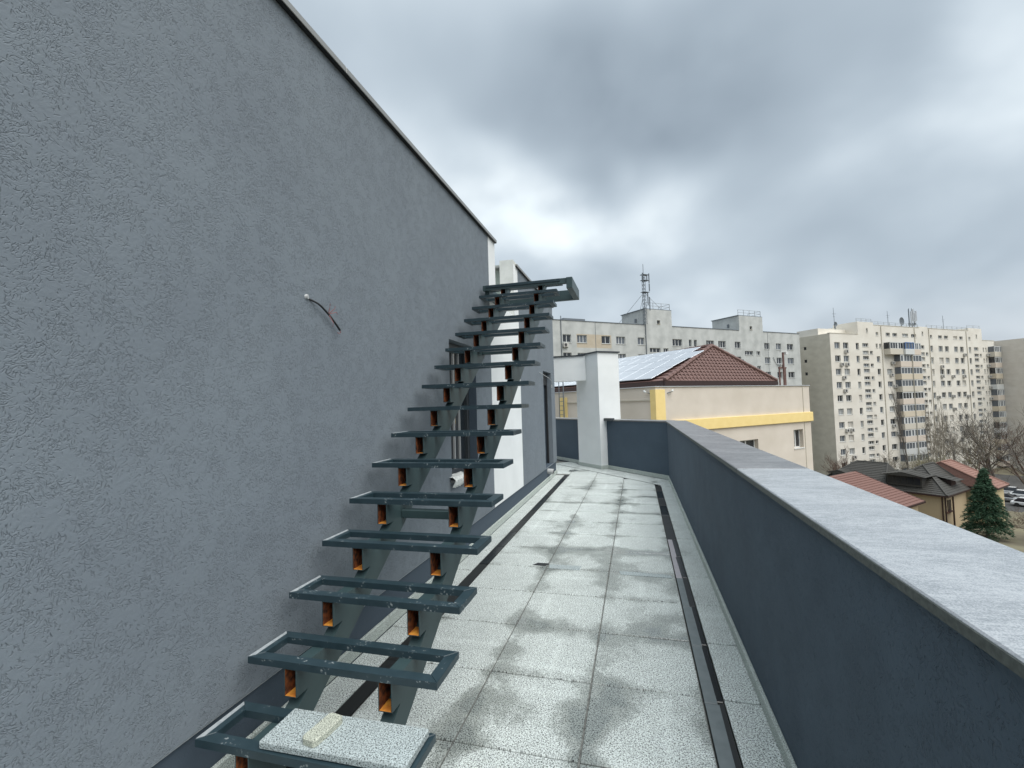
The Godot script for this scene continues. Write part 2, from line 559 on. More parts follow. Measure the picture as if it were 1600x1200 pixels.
# the floor's own map: where the granite is wet (darker, glossier) or dirty
func floor_material() -> StandardMaterial3D:
	var w := 448
	var h := 1280
	var a := noise(2.1, 91, 5)
	var b := noise(0.8, 92, 3)
	var e := noise(26.0, 93, 2)
	# x, z, half width, half length, strength of the wet patches
	var spots := [Vector4(-0.82, -3.0, 0.2, 0.5), Vector4(-0.35, -3.4, 0.35, 0.16), Vector4(-0.2, -2.95, 0.16, 0.55), Vector4(0.05, -3.6, 0.2, 0.45), Vector4(-0.72, -2.35, 0.3, 0.24), Vector4(-0.25, -4.4, 0.42, 0.4), Vector4(-0.85, -4.2, 0.18, 0.5), Vector4(-0.75, -4.95, 0.5, 0.25), Vector4(-0.2, -5.15, 0.6, 0.2), Vector4(-0.95, -5.9, 0.55, 0.28), Vector4(-0.55, -6.3, 0.5, 0.25), Vector4(-0.7, -7.6, 0.9, 0.35), Vector4(-0.3, -8.6, 0.3, 0.3), Vector4(-1.0, -8.9, 0.4, 0.5), Vector4(0.05, -8.0, 0.35, 0.16), Vector4(-1.45, -11.0, 0.35, 0.25), Vector4(-0.33, -2.4, 0.2, 0.2), Vector4(0.1, -2.6, 0.3, 0.15), Vector4(-0.92, -2.0, 0.14, 0.4), Vector4(-0.3, -1.7, 0.1, 0.5), Vector4(0.46, -4.9, 0.1, 0.3), Vector4(-1.7, -7.4, 0.12, 0.3), Vector4(-2.0, -11.7, 0.4, 0.15), Vector4(-0.1, -6.9, 0.35, 0.12)]
	var pd := PackedByteArray()
	pd.resize(w * h * 3)
	var rd := PackedByteArray()
	rd.resize(w * h)
	for y in h:
		var z := -13.3 + (y + 0.5) / h * 14.6
		var near := []
		for s in spots:
			if absf(z - s.y) < 2.24 * s.w:
				near.append(s)
		for x in w:
			var px := -3.4 + (x + 0.5) / w * 4.1
			var n := a.get_noise_2d(px, z)
			var v := -0.58 + n * 0.62 + b.get_noise_2d(px, z) * 0.35
			var jx := absf(fposmod(px + 0.31 + 0.3, 0.6) - 0.3)
			var jz := absf(fposmod(z + 0.33 + 0.3, 0.6) - 0.3)
			if px > -1.6 and px < 0.38:
				v += (0.50 * exp(-jx * jx / 0.007) + 0.40 * exp(-jz * jz / 0.004)) * (0.75 + 0.9 * b.get_noise_2d(px * 1.7 + 7.0, z * 1.7))
			for s in near:
				var q: float = ((px - s.x) / s.z) ** 2 + ((z - s.y) / s.w) ** 2
				if q < 5.0:
					v += 0.50 * exp(-q * 0.9)
			var wet := smoothstep(-0.20, 0.26, v + e.get_noise_2d(px, z) * 0.22)
			var pool := smoothstep(0.3, 0.5, v)
			var dirt := 0.95 + 0.08 * b.get_noise_2d(px * 2.0 + 40.0, z * 2.0)
			var c := Color(dirt, dirt * 1.0, dirt * 0.985).lerp(Color(0.46, 0.465, 0.44), wet * 0.85).lerp(Color(0.36, 0.375, 0.37), pool * 0.6).linear_to_srgb()
			var i := y * w + x
			pd[i * 3] = int(clampf(c.r, 0, 1) * 255)
			pd[i * 3 + 1] = int(clampf(c.g, 0, 1) * 255)
			pd[i * 3 + 2] = int(clampf(c.b, 0, 1) * 255)
			rd[i] = int(255 * lerpf(lerpf(0.78, 0.36, wet), 0.1, pool))
	var m := StandardMaterial3D.new()
	m.albedo_texture = ImageTexture.create_from_image(Image.create_from_data(w, h, false, Image.FORMAT_RGB8, pd))
	m.roughness = 1.0
	m.roughness_texture = ImageTexture.create_from_image(Image.create_from_data(w, h, false, Image.FORMAT_L8, rd))
	m.roughness_texture_channel = BaseMaterial3D.TEXTURE_CHANNEL_RED
	m.texture_repeat = true
	m.detail_enabled = true
	m.detail_blend_mode = BaseMaterial3D.BLEND_MODE_MUL
	m.detail_uv_layer = BaseMaterial3D.DETAIL_UV_2
	m.detail_albedo = M.granite_tex
	return m

# ---------------------------------------------------------------- sky
func sky_image() -> Image:
	var w := 1024
	var h := 512
	var im := Image.create(w, h, false, Image.FORMAT_RGBF)
	var n1 := noise(1.0, 11, 5)
	var n2 := noise(3.2, 12, 2)
	var n3 := noise(1.0, 13, 5)
	n1.fractal_gain = 0.42
	# cloud masses: azimuth, elevation, spreads, brightness
	var mass := [[-11, 22, 8, 3.5, 0.33], [-1.5, 20.5, 7, 2.5, 0.30], [-21, 24, 7, 5, 0.30], [-31, 28, 8, 7, 0.20], [34, 24, 8, 7, 0.22], [9, 19, 7, 3, 0.12], [27, 26, 6, 4, 0.16], [2, 10.5, 12, 2.6, 0.14], [20, 8.5, 14, 2.2, 0.10],
		[-7, 33, 14, 6, -0.17], [9, 31, 14, 6, -0.18], [19, 18, 11, 4.5, -0.15], [30, 11, 12, 3.2, -0.12], [16, 37, 14, 7, -0.16], [-17, 35, 9, 5, -0.16], [0, 15, 16, 1.8, -0.06], [-6, 44, 12, 6, 0.02],
		[70, 30, 25, 12, 0.15], [110, 25, 20, 10, -0.15], [150, 35, 25, 12, 0.18], [-150, 22, 25, 9, -0.12], [-100, 30, 25, 12, 0.15], [-60, 40, 18, 9, -0.12]]
	for y in h:
		var th := PI * (y + 0.5) / h
		var up := cos(th)
		for x in w:
			if up < -0.02:
				im.set_pixel(x, y, Color(0.12, 0.12, 0.12))
				continue
			var ph := (float(x) + 0.5) / w * TAU
			var dir := Vector3(sin(ph) * sin(th), up, -cos(ph) * sin(th))
			var el := 90.0 - rad_to_deg(th)
			var az := rad_to_deg(ph)
			var p := Vector3(dir.x, 0, dir.z) / (maxf(up, 0.0) + 0.38)
			var q := p + Vector3(n2.get_noise_3dv(p * 0.22), 0, n2.get_noise_3dv(p * 0.22 + Vector3(9, 0, 4))) * 0.12
			var fine := n3.get_noise_3dv(q * 3.4)
			var v := n1.get_noise_3dv(q * 1.1) * 0.20 + fine * 0.15
			var wob := n2.get_noise_3dv(dir * 1.4) * 5.0
			var wob2 := n2.get_noise_3dv(dir * 1.7 + Vector3(5, 2, 1)) * 3.0
			for m in mass:
				var da := fposmod(az - m[0] + 180.0, 360.0) - 180.0 + wob
				var de: float = el - m[1] + wob2
				var g: float = (da / m[2]) ** 2 + (de / m[3]) ** 2
				if g < 9.0:
					v += m[4] * exp(-g * 0.5) * (0.95 + 0.8 * fine)
			# an overcast sky grows brighter towards the zenith
			var l := 0.325 + v * 0.30 + 0.60 * smoothstep(0.62, 1.0, up)
			l = 0.15 + absf(l - 0.15)
			var t := clampf((l - 0.17) / 0.28, 0, 1)
			var tint := Color(0.79, 0.975, 1.17).lerp(Color(0.90, 1.0, 1.07), t)
			tint = tint.lerp(Color(0.97, 1.0, 1.03), 0.4 * smoothstep(12.0, 2.0, el))
			im.set_pixel(x, y, Color(tint.r * l, tint.g * l, tint.b * l))
	return im

# ---------------------------------------------------------------- the scene
func _ready() -> void:
	rng.seed = 7
	var cam := Camera3D.new()
	cam.name = "camera"
	cam.fov = 79.31
	cam.near = 0.05
	cam.far = 4000.0
	cam.position = Vector3(0, 1.6, 0)
	cam.rotation_degrees = Vector3(2.565, 14.92, -1.672)
	add_child(cam)
	cam.current = true
	var env := Environment.new()
	env.background_mode = Environment.BG_SKY
	var sky := Sky.new()
	var pano := PanoramaSkyMaterial.new()
	pano.panorama = ImageTexture.create_from_image(sky_image())
	sky.sky_material = pano
	env.sky = sky
	env.background_energy_multiplier = 1.0
	env.tonemap_mode = Environment.TONE_MAPPER_LINEAR
	env.tonemap_exposure = 2.0
	env.sdfgi_enabled = true
	env.ssao_enabled = true
	env.ssil_enabled = true
	var we := WorldEnvironment.new()
	we.name = "world_environment"
	we.environment = env
	add_child(we)
	var sun := DirectionalLight3D.new()
	sun.name = "sun_behind_cloud"
	sun.light_energy = 0.5
	sun.light_color = Color(1.0, 0.985, 0.96)
	sun.light_angular_distance = 60.0
	sun.shadow_enabled = true
	add_child(sun)
	sun.look_at_from_position(Vector3.ZERO, Vector3(-0.45, -0.78, -0.28))

	materials()
	setting()
	terrace_floor()
	stair_wall()
	parapets()
	pillar()
	staircase()
	small_terrace_things()
	yellow_building()
	grey_block()
	tower()
	houses()
	trees()
	cars()

func setting() -> void:
	var g := mb()
	face(g, [Vector3(-3000, GROUND, -3000), Vector3(3000, GROUND, -3000), Vector3(3000, GROUND, 3000), Vector3(-3000, GROUND, 3000)], Vector3(0, -100, 0))
	var gr := MeshInstance3D.new()
	gr.name = "ground"
	gr.mesh = fin(g)
	gr.material_override = M.soil
	gr.set_meta("kind", "structure")
	gr.set_meta("label", "bare brown yard soil and thin grass far below the terrace")
	add_child(gr)
	var p := mb()
	var o := Vector3(58, GROUND + 0.004, -92)
	face(p, [o, o + ST * 45, o + ST * 45 - FR * 24, o - FR * 24], o - Vector3(0, 9, 0))
	var pk := MeshInstance3D.new()
	pk.name = "parking_pavement"
	pk.mesh = fin(p)
	pk.material_override = M.asphalt
	pk.set_meta("kind", "structure")
	pk.set_meta("label", "grey asphalt parking strip in front of the tower blocks")
	add_child(pk)

func slab_mesh(plan: Array, top: float, thick: float) -> ArrayMesh:
	if plan.size() < 3:
		return null
	var st := mb()
	prism(st, plan, top - thick, top, 0.004)
	var am := fin(st)
	var mdt := MeshDataTool.new()
	mdt.create_from_surface(am, 0)
	var ox := rng.randf() * 3.0
	var oz := rng.randf() * 3.0
	for i in mdt.get_vertex_count():
		var v := mdt.get_vertex(i)
		mdt.set_vertex_uv(i, Vector2((v.x + 3.4) / 4.1, (v.z + 13.3) / 14.6))
		mdt.set_vertex_uv2(i, Vector2((v.x + ox) / 1.4, (v.z + oz + v.y) / 1.4))
	am.clear_surfaces()
	mdt.commit_to_surface(am)
	return am

func terrace_floor() -> void:
	var fl := Node3D.new()
	fl.name = "terrace_floor"
	add_child(fl)
	fl.set_meta("kind", "structure")
	fl.set_meta("label", "speckled granite slab floor of the roof terrace, patchy with damp")
	# the house under the terrace, down to the ground
	var c := Vector3(0.58, 0, -9.87)
	var far := c + BU * 6.4
	var out := BN * 0.36
	var body := thing("terrace_building", "rendered building that carries the roof terrace", "building", Vector3(-2, GROUND, -4))
	var st := mb()
	prism(st, [Vector2(-9, 3.4), Vector2(0.94, 3.4), Vector2(0.94, c.z - 0.10), Vector2(far.x + out.x, far.z + out.z), Vector2(-9, far.z + out.z)], GROUND, -0.055)
	wpart("wall", st, M.cream, body)
	var bed := mb()
	prism(bed, [Vector2(-1.82, 3.2), Vector2(0.585, 3.2), Vector2(0.585, c.z), Vector2(far.x, far.z), Vector2(-3.35, -10.6), Vector2(-1.82, -10.6)], -0.052, -0.031)
	wpart("mortar_bed", bed, M.mortar, fl)
	var js := mb()
	prism(js, [Vector2(-1.512, 2.9), Vector2(0.281, 2.9), Vector2(0.281, -9.33), Vector2(-1.512, -11.34)], -0.0308, -0.009)
	prism(js, [Vector2(0.388, 2.9), Vector2(0.584, 2.9), Vector2(0.584, -9.6), Vector2(0.388, -9.4)], -0.0306, -0.0072)
	prism(js, [Vector2(-1.80, 2.9), Vector2(-1.612, 2.9), Vector2(-1.612, -10.5), Vector2(-1.80, -10.5)], -0.0304, -0.0074)
	wpart("joint_sand", js, M.mortar, fl)
	var fm := floor_material()
	var sB := Vector2(0.31, -9.30)
	var bn := Vector2(BN.x, BN.z)
	var g := 0.004
	# field of square slabs
	for r in range(-5, 21):
		var z1 := -0.33 - 0.6 * r
		var z0 := z1 - 0.6
		if z1 > 2.8:
			continue
		for k in 6:
			var x0 := -0.31 - 0.6 * k
			var x1 := x0 + 0.6
			if k == 0:
				x1 = 0.281
			if k == 2:
				x0 = -1.508
			if k > 2 and z0 > -10.5:
				continue
			var plan := rect(x0 + g, z0 + g, x1 - g, z1 - g)
			if k > 2:
				plan = clip(plan, Vector2(0, -10.56), Vector2(0, 1))
			for side in 2:
				plan = clip(plan, sB - bn * 0.0, bn)
			if k == 0 and z0 < -9.2:
				plan = clip(plan, Vector2(0.281 - g, 0), Vector2(1, 0))
			if plan.size() < 3:
				continue
			var area := 0.0
			for i in plan.size():
				area += plan[i].cross(plan[(i + 1) % plan.size()])
			if absf(area) < 0.01:
				continue
			part("paving_slab", slab_mesh(plan, rng.randf_range(-0.002, 0.0015), 0.03), fm, fl)
	# edge slabs along both walls and along the skewed parapet
	for r in range(-5, 17):
		var z1 := -0.33 - 0.6 * r
		var z0 := z1 - 0.6
		if z1 > 2.8:
			continue
		part("edge_slab", slab_mesh(clip(rect(0.388, z0 + g, 0.584, z1 - g), sB + bn * 0.03, bn), rng.randf_range(-0.001, 0.002), 0.03), fm, fl)
		if z0 > -10.7:
			part("edge_slab", slab_mesh(rect(-1.80, z0 + g + 0.2, -1.612, z1 - g + 0.2), rng.randf_range(-0.001, 0.002), 0.03), fm, fl)
	for k in 7:
		var a := sB + bn * 0.045 + Vector2(BU.x, BU.z) * (0.62 * k - 0.36)
		var b := a + Vector2(BU.x, BU.z) * 0.613
		if k == 0:
			a += Vector2(BU.x, BU.z) * 0.0
		var plan := clip([a, b, b + bn * 0.50, a + bn * 0.50], Vector2(0.58, 0), Vector2(1, 0))
		part("edge_slab", slab_mesh(plan, 0.0, 0.03), fm, fl)
	# black strips let in beside the edge slabs; joints every 0.6 m
	var blackwet := mat(lin(0.010, 0.011, 0.011), 0.22)
	var blackdry := mat(lin(0.013, 0.014, 0.014), 0.5)
	for r in range(-5, 17):
		var z1 := -0.33 - 0.6 * r
		var z0 := z1 - 0.6
		if z1 > 2.8:
			continue
		for s in [[0.285, 0.384, -0.016], [-1.608, -1.515, -0.006]]:
			var top: float = s[2] + rng.randf_range(-0.0015, 0.0015)
			if s[0] > 0 and r > 14:
				continue
			part("black_strip", slab_mesh(rect(s[0], maxf(z0 + 0.004, -10.46), s[1], z1 - 0.002), top, 0.012), blackwet if rng.randf() < 0.4 else blackdry, fl)
	var tail := mb()
	var a3 := Vector3(sB.x, 0, sB.y) + BN * 0.022
	bar(tail, a3 + Vector3(0, -0.012, 0), a3 + BU * 3.9 + Vector3(0, -0.012, 0), 0.036, 0.012)
	wpart("black_strip", tail, blackdry, fl)
	# loose grey porcelain strips laid in the right-hand channel
	var por := mat(Color.WHITE, 0.5)
	tri(por, mottle(Color(0.125, 0.15, 0.155), Color(0.17, 0.195, 0.20), 0.02, 95), 0.5)
	var lilac := mat(lin(0.36, 0.34, 0.36), 0.35)
	var zz := 0.9
	var k2 := 0
	while zz > -5.4:
		var ln := 0.597
		var wd := 0.064 if zz > -3.4 else 0.05
		var tw := rng.randf_range(-0.008, 0.010)
		var pale := zz < -4.4 and zz > -5.2
		if zz < -4.0 and zz > -4.4:
			ln = 0.3
		part("porcelain_strip", slab_mesh([Vector2(0.2865, zz - ln), Vector2(0.2865 + wd - 0.002 + tw, zz - ln), Vector2(0.2865 + wd + tw * 0.2, zz - 0.003), Vector2(0.2865, zz - 0.003)], 0.001 if not pale else 0.003, 0.014), lilac if pale else por, fl)
		zz -= ln
		k2 += 1
	# a chipped slab corner, patched with a pale sliver
	var chip := mb()
	prism(chip, [Vector2(-0.90, -4.62), Vector2(-0.58, -4.615), Vector2(-0.585, -4.505), Vector2(-0.88, -4.51)], -0.02, 0.004, 0.003)
	wpart("patch_sliver", chip, M.granite_bright, fl)
	var hole := mb()
	prism(hole, [Vector2(-1.02, -4.64), Vector2(-0.905, -4.64), Vector2(-0.93, -4.56), Vector2(-1.06, -4.57)], -0.02, 0.003)
	wpart("chipped_gap", hole, M.black, fl)
	var sl2 := mb()
	prism(sl2, [Vector2(-0.22, -4.55), Vector2(0.24, -4.53), Vector2(0.25, -4.45), Vector2(-0.2, -4.46)], -0.02, 0.0035, 0.002)
	wpart("patch_sliver", sl2, M.granite_bright, fl)

func stair_wall() -> void:
	var X := -1.8
	var t := thing("stair_wall", "tall anthracite plastered building wall on the left, behind the steel stair", "wall", Vector3(X, 0, -4.5))
	# the wall in the frame x = -z of the world, y = up, z = towards the terrace
	var B := Basis(Vector3(0, 0, -1), Vector3.UP, Vector3(1, 0, 0))
	var xf := Transform3D(B, Vector3(X, 0, 0))
	var low := 0.292
	var top := 3.835
	var win := [4.33, 0.87, 5.13, 2.283]
	var door := [9.22, low, 10.10, 2.27]
	var shut := [-0.6, 0.9, 0.916, 2.29]
	var g := mb()
	var g2 := mb()
	facade(g, -3.4, low, 5.732, top, [win, shut], 0.18)
	facade(g2, 5.732, low, 6.03, top, [], 0.1)
	facade(g2, 6.03, low, 7.02, 3.0, [], 0.1)
	facade(g2, 7.02, low, 7.30, top, [], 0.1)
	facade(g, 7.30, low, 10.55, top, [door], 0.16)
	for pair in [["wall", g, M.plaster], ["white_band", g2, M.white]]:
		var o := part(pair[0], fin(pair[1]), pair[2], t)
		o.transform = t.transform.affine_inverse() * xf
	# the masses behind the skin
	var back := mb()
	box(back, Vector3(-9, 0, -5.72), Vector3(X - 0.19, top - 0.02, 3.4))
	box(back, Vector3(-9, 0, -10.40), Vector3(X - 0.19, top - 0.02, -7.92))
	box(back, Vector3(-9, 0, -7.921), Vector3(X - 0.19, 2.98, -7.311))
	box(back, Vector3(-9, 0, -7.31), Vector3(X - 0.19, 2.98, -5.72))
	wpart("core", back, M.plinth, t)
	var ends := mb()
	box(ends, Vector3(-4, 3.0, -6.028), Vector3(X - 0.002, top, -5.72))
	box(ends, Vector3(-2.02, 2.96, -7.30), Vector3(X - 0.002, 3.90, -7.018))
	box(ends, Vector3(-4, 2.97, -7.03), Vector3(X - 0.002, 3.002, -6.02))
	wpart("notch_pier", ends, M.pale, t)
	var gre := mb()
	box(gre, Vector3(-4, 2.99, -7.9), Vector3(-2.022, 3.93, -7.32))
	wpart("notch_back", gre, M.greenish, t)
	var endw := mb()
	box(endw, Vector3(-9, low, -10.55), Vector3(X - 0.001, top, -10.41))
	box(endw, Vector3(-9, low - 0.03, 3.38), Vector3(X - 0.001, top, 3.40))
	wpart("end_wall", endw, M.plaster, t)
	# lip under the plaster and the recessed plinth
	var pl := mb()
	box(pl, Vector3(-9, -0.04, -10.52), Vector3(X - 0.022, low + 0.01, 3.36))
	wpart("plinth", pl, M.plinth, t)
	var lip := mb()
	box(lip, Vector3(X - 0.19, low - 0.006, -10.54), Vector3(X - 0.003, low - 0.001, 3.36))
	wpart("base_trim", lip, M.pale_grey, t)
	# sheet metal coping on both lengths of wall
	for s in [[3.4, -6.03], [-7.17, -10.6]]:
		var z: float = s[0]
		while z > s[1] + 0.05:
			var z2 := maxf(z - 2.0, s[1])
			var cp := mb()
			bev(cp, Vector3(X - 0.5, top + 0.002, z2 + 0.002), Vector3(X + 0.035, top + 0.034, z - 0.002), 0.005)
			bev(cp, Vector3(X + 0.030, top - 0.010, z2 + 0.003), Vector3(X + 0.0365, top + 0.028, z - 0.003), 0.002)
			wpart("coping", cp, M.coping, t)
			var shade := mb()  # added black strip that paints the shade under the coping overhang
			box(shade, Vector3(X + 0.001, top - 0.012, z2), Vector3(X + 0.0295, top + 0.001, z))
			wpart("shade_strip", shade, M.black, t)
			z = z2
	# granite skirting pieces along the plinth
	for r in range(-5, 17):
		var z1 := 0.0 - 0.62 * r
		if z1 > 3.2:
			continue
		var sk := mb()
		bev(sk, Vector3(X - 0.021, 0.004, maxf(z1 - 0.616, -10.56)), Vector3(X + 0.002, 0.088, z1), 0.004)
		wpart("skirting_piece", sk, M.granite, t)
	# window behind the stair
	var fr := mb()
	var zg := X - 0.14
	for b in [[4.33, 0.87, 4.39, 2.283], [5.07, 0.87, 5.13, 2.283], [4.39, 0.87, 5.07, 0.93], [4.39, 2.22, 5.07, 2.283]]:
		bev(fr, Vector3(zg - 0.03, b[1], -b[2]), Vector3(zg + 0.045, b[3], -b[0]), 0.006)
	var w := wpart("window", fr, M.frame, t)
	var gl := mb()
	box(gl, Vector3(zg - 0.006, 0.92, -5.08), Vector3(zg + 0.006, 2.23, -4.38))
	wpart("pane", gl, M.glass, w)
	var be := mb()
	for b in [[4.70, 4.718], [4.86, 4.872]]:
		box(be, Vector3(zg + 0.008, 0.93, -b[1]), Vector3(zg + 0.03, 2.22, -b[0]))
	wpart("glazing_bead", be, M.framelight, w)
	var jb := mb()
	box(jb, Vector3(X - 0.135, 0.90, -5.128), Vector3(X - 0.002, 2.28, -5.122))
	wpart("dark_jamb", jb, M.plinth, w)
	var sill := mb()
	bev(sill, Vector3(X - 0.13, 0.845, -5.16), Vector3(X + 0.05, 0.87, -4.30), 0.004)
	wpart("sill", sill, M.coping, w)
	# crumpled protective plastic over the sill
	var wrap := mb()
	var wn := noise(14.0, 41, 3)
	var prof := [Vector2(-0.10, 0.885), Vector2(-0.03, 0.90), Vector2(0.035, 0.90), Vector2(0.068, 0.875), Vector2(0.062, 0.83), Vector2(0.04, 0.80)]
	var rows := []
	for i in 22:
		var z := -4.27 - i * 0.018
		var row := []
		for j in prof.size():
			var k := wn.get_noise_2d(z * 6.0, j * 0.35)
			row.append(Vector3(X + prof[j].x + k * 0.022, prof[j].y + wn.get_noise_2d(z * 5.0 + 9.0, j * 0.3) * 0.03, z))
		rows.append(row)
	for i in 21:
		for j in prof.size() - 1:
			face(wrap, [rows[i][j], rows[i + 1][j], rows[i + 1][j + 1]], Vector3(X - 0.1, 0.8, -4.5))
			face(wrap, [rows[i][j], rows[i + 1][j + 1], rows[i][j + 1]], Vector3(X - 0.1, 0.8, -4.5))
	var plastic := mat(lin(0.66, 0.68, 0.66), 0.25)
	wpart("plastic_wrap", wrap, plastic, w)
	# the sliver of an opening at the left edge of the view
	var fr2 := mb()
	for b in [[-0.6, 0.9, -0.53, 2.29], [0.835, 0.9, 0.916, 2.29], [-0.53, 0.9, 0.835, 0.97], [-0.53, 2.22, 0.835, 2.29]]:
		bev(fr2, Vector3(zg - 0.03, b[1], -b[2]), Vector3(zg + 0.045, b[3], -b[0]), 0.006)
	var w2 := wpart("window", fr2, M.frame, t)
	var gl2 := mb()
	box(gl2, Vector3(zg - 0.006, 0.96, -0.84), Vector3(zg + 0.006, 2.23, 0.54))
	wpart("pane", gl2, M.glass, w2)
	# dark terrace door near the far end
	var ds := mb()
	box(ds, Vector3(X - 0.17, 0.0, -10.09), Vector3(X - 0.13, 2.265, -9.23))
	var dr := wpart("door", ds, mat(lin(0.03, 0.045, 0.06), 0.3), t)
	var df := mb()
	for b in [[9.222, 9.29], [10.03, 10.098]]:
		box(df, Vector3(X - 0.128, 0.29, -b[1]), Vector3(X - 0.09, 2.262, -b[0]))
	box(df, Vector3(X - 0.128, 2.0, -10.028), Vector3(X - 0.088, 2.26, -9.292))
	wpart("frame", df, M.black, dr)

func parapets() -> void:
	var c := Vector3(0.58, 0, -9.87)
	var t := thing("parapet_wall", "long dark navy parapet along the right edge with grey stone coping", "parapet", Vector3(0.76, 0, -4))
	var w := mb()
	prism(w, [Vector2(0.582, 3.3), Vector2(0.93, 3.3), Vector2(0.93, c.z - 0.13), Vector2(0.582, c.z)], -0.05, 1.149)
	wpart("wall", w, M.navy, t)
	# coping slabs, the near ones pale and smooth, the far ones darker and damp
	var z := 3.3
	var k := 0
	for ln in [2.1, 2.1, 2.15, 1.05, 1.6, 1.3, 1.5, 1.55]:
		var z2: float = z - ln
		var slab := mb()
		var top := 1.180 + (0.0008 if k % 2 else 0.0)
		if z2 < -9.7:
			z2 = c.z
			prism(slab, [Vector2(0.566, z - 0.002), Vector2(0.955, z - 0.002), Vector2(0.955, z2 - 0.14), Vector2(0.566, z2)], 1.151, top, 0.004)
		else:
			bev(slab, Vector3(0.566, 1.151, z2 + 0.002), Vector3(0.955, top, z - 0.002), 0.004)
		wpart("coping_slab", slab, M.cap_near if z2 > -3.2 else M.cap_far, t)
		var eg := mb()
		box(eg, Vector3(0.5635, 1.1515, z2 + 0.004), Vector3(0.5665, 1.174, z - 0.004))
		wpart("coping_edge", eg, M.cap_edge, t)
		z = z2
		k += 1
	for r in range(-5, 16):
		var z1 := -0.33 - 0.62 * r
		if z1 > 3.0:
			continue
		var sk := mb()
		bev(sk, Vector3(0.562, 0.004, maxf(z1 - 0.617, c.z)), Vector3(0.583, 0.075, z1), 0.004)
		wpart("skirting_piece", sk, M.granite, t)
	# the skewed parapet across the far end
	var far := c + BU * 6.2
	var t2 := thing("parapet_wall", "short dark navy parapet closing the far end, behind the white pillar", "parapet", c + BU * 1.5)
	var o := BN * 0.35
	var w2 := mb()
	prism(w2, [Vector2(c.x, c.z - 0.001), Vector2(far.x, far.z), Vector2(far.x + o.x, far.z + o.z), Vector2(0.93, c.z - 0.135)], -0.05, 1.147)
	wpart("wall", w2, M.navy, t2)
	var a := c
	for i in 4:
		var b := a + BU * 1.5
		var slab := mb()
		var ia := a - BN * 0.016
		var ib := b - BN * 0.016 - BU * 0.004
		var oa := a + BN * 0.37
		var ob := b + BN * 0.37 - BU * 0.004
		prism(slab, [Vector2(ia.x, ia.z - (0.02 if i == 0 else 0.0)), Vector2(ib.x, ib.z), Vector2(ob.x, ob.z), Vector2(oa.x if i > 0 else 0.95, oa.z if i > 0 else c.z - 0.16)], 1.149, 1.178, 0.004)
		wpart("coping_slab", slab, M.cap_far if i < 1 else M.coping, t2)
		a = b
	a = c - BU * 0.005
	for i in 9:
		var b := a + BU * 0.617
		var sk := mb()
		var ia := a - BN * 0.02
		var ib := b - BN * 0.02
		prism(sk, [Vector2(ia.x, ia.z), Vector2(ib.x, ib.z), Vector2(b.x, b.z), Vector2(a.x, a.z)], 0.004, 0.085, 0.004)
		wpart("skirting_piece", sk, M.granite, t2)
		a = b + BU * 0.003
	var cl := mb()
	var f0 := c + BU * 2.05 - BN * 0.03
	bar(cl, f0 + Vector3(0, 1.183, 0), f0 - BU * 0.32 + Vector3(0, 1.183, 0), 0.1, 0.062)
	wpart("coping_clamp", cl, M.frame, t2)

func pillar() -> void:
	# front corner, right corner on the parapet, left corner
	var f := Vector2(-0.859, -11.293)
	var u := Vector2(BU.x, BU.z)
	var n := Vector2(BN.x, BN.z)
	var t := thing("white_pillar", "white rendered pillar with a beam and dark sheet coping at the far end", "pillar", Vector3(-1.1, 0, -11.6))
	var l := f + u * 0.97
	var shaft := mb()
	prism(shaft, [f, l, l + n * 0.62, f + n * 0.62], -0.03, 2.80)
	wpart("shaft", shaft, M.white, t)
	# beam running left from the middle of the pillar's face, over the way round the corner
	var bm := mb()
	var b0 := f + u * 0.50 - n * 0.02
	prism(bm, [b0, Vector2(b0.x, b0.y - 0.34), Vector2(-6.5, b0.y - 0.34), Vector2(-6.5, b0.y)], 2.155, 2.77)
	wpart("beam", bm, M.white, t)
	var cp := mb()
	var q := 0.03
	prism(cp, [f - n * q - u * q, l - n * q + u * q, l + n * 0.65 + u * q, f + n * 0.65 - u * q], 2.802, 2.835)
	wpart("coping", cp, M.frame, t)
	var cp2 := mb()
	prism(cp2, [Vector2(b0.x - 0.03, b0.y + 0.03), Vector2(b0.x - 0.03, b0.y - 0.37), Vector2(-6.5, b0.y - 0.37), Vector2(-6.5, b0.y + 0.03)], 2.772, 2.80)
	wpart("coping", cp2, M.frame, t)
	var sk := mb()
	prism(sk, [f - n * 0.02 - u * 0.02, l - n * 0.02 + u * 0.001, l, f - u * 0.0], 0.004, 0.085, 0.003)
	prism(sk, [f - n * 0.02 - u * 0.02, f, f + n * 0.235, f + n * 0.235 - u * 0.02], 0.004, 0.0848, 0.003)
	wpart("skirting_piece", sk, M.granite, t)

# ---------------------------------------------------------------- the steel stair
const TX0 := -1.72
const TX1 := -0.806
const TDEP := 0.238
func tread_y(k: float) -> float:
	return 0.146 + 0.1822 * k
func tread_z(k: float) -> float:
	return -1.222 - 0.2568 * k

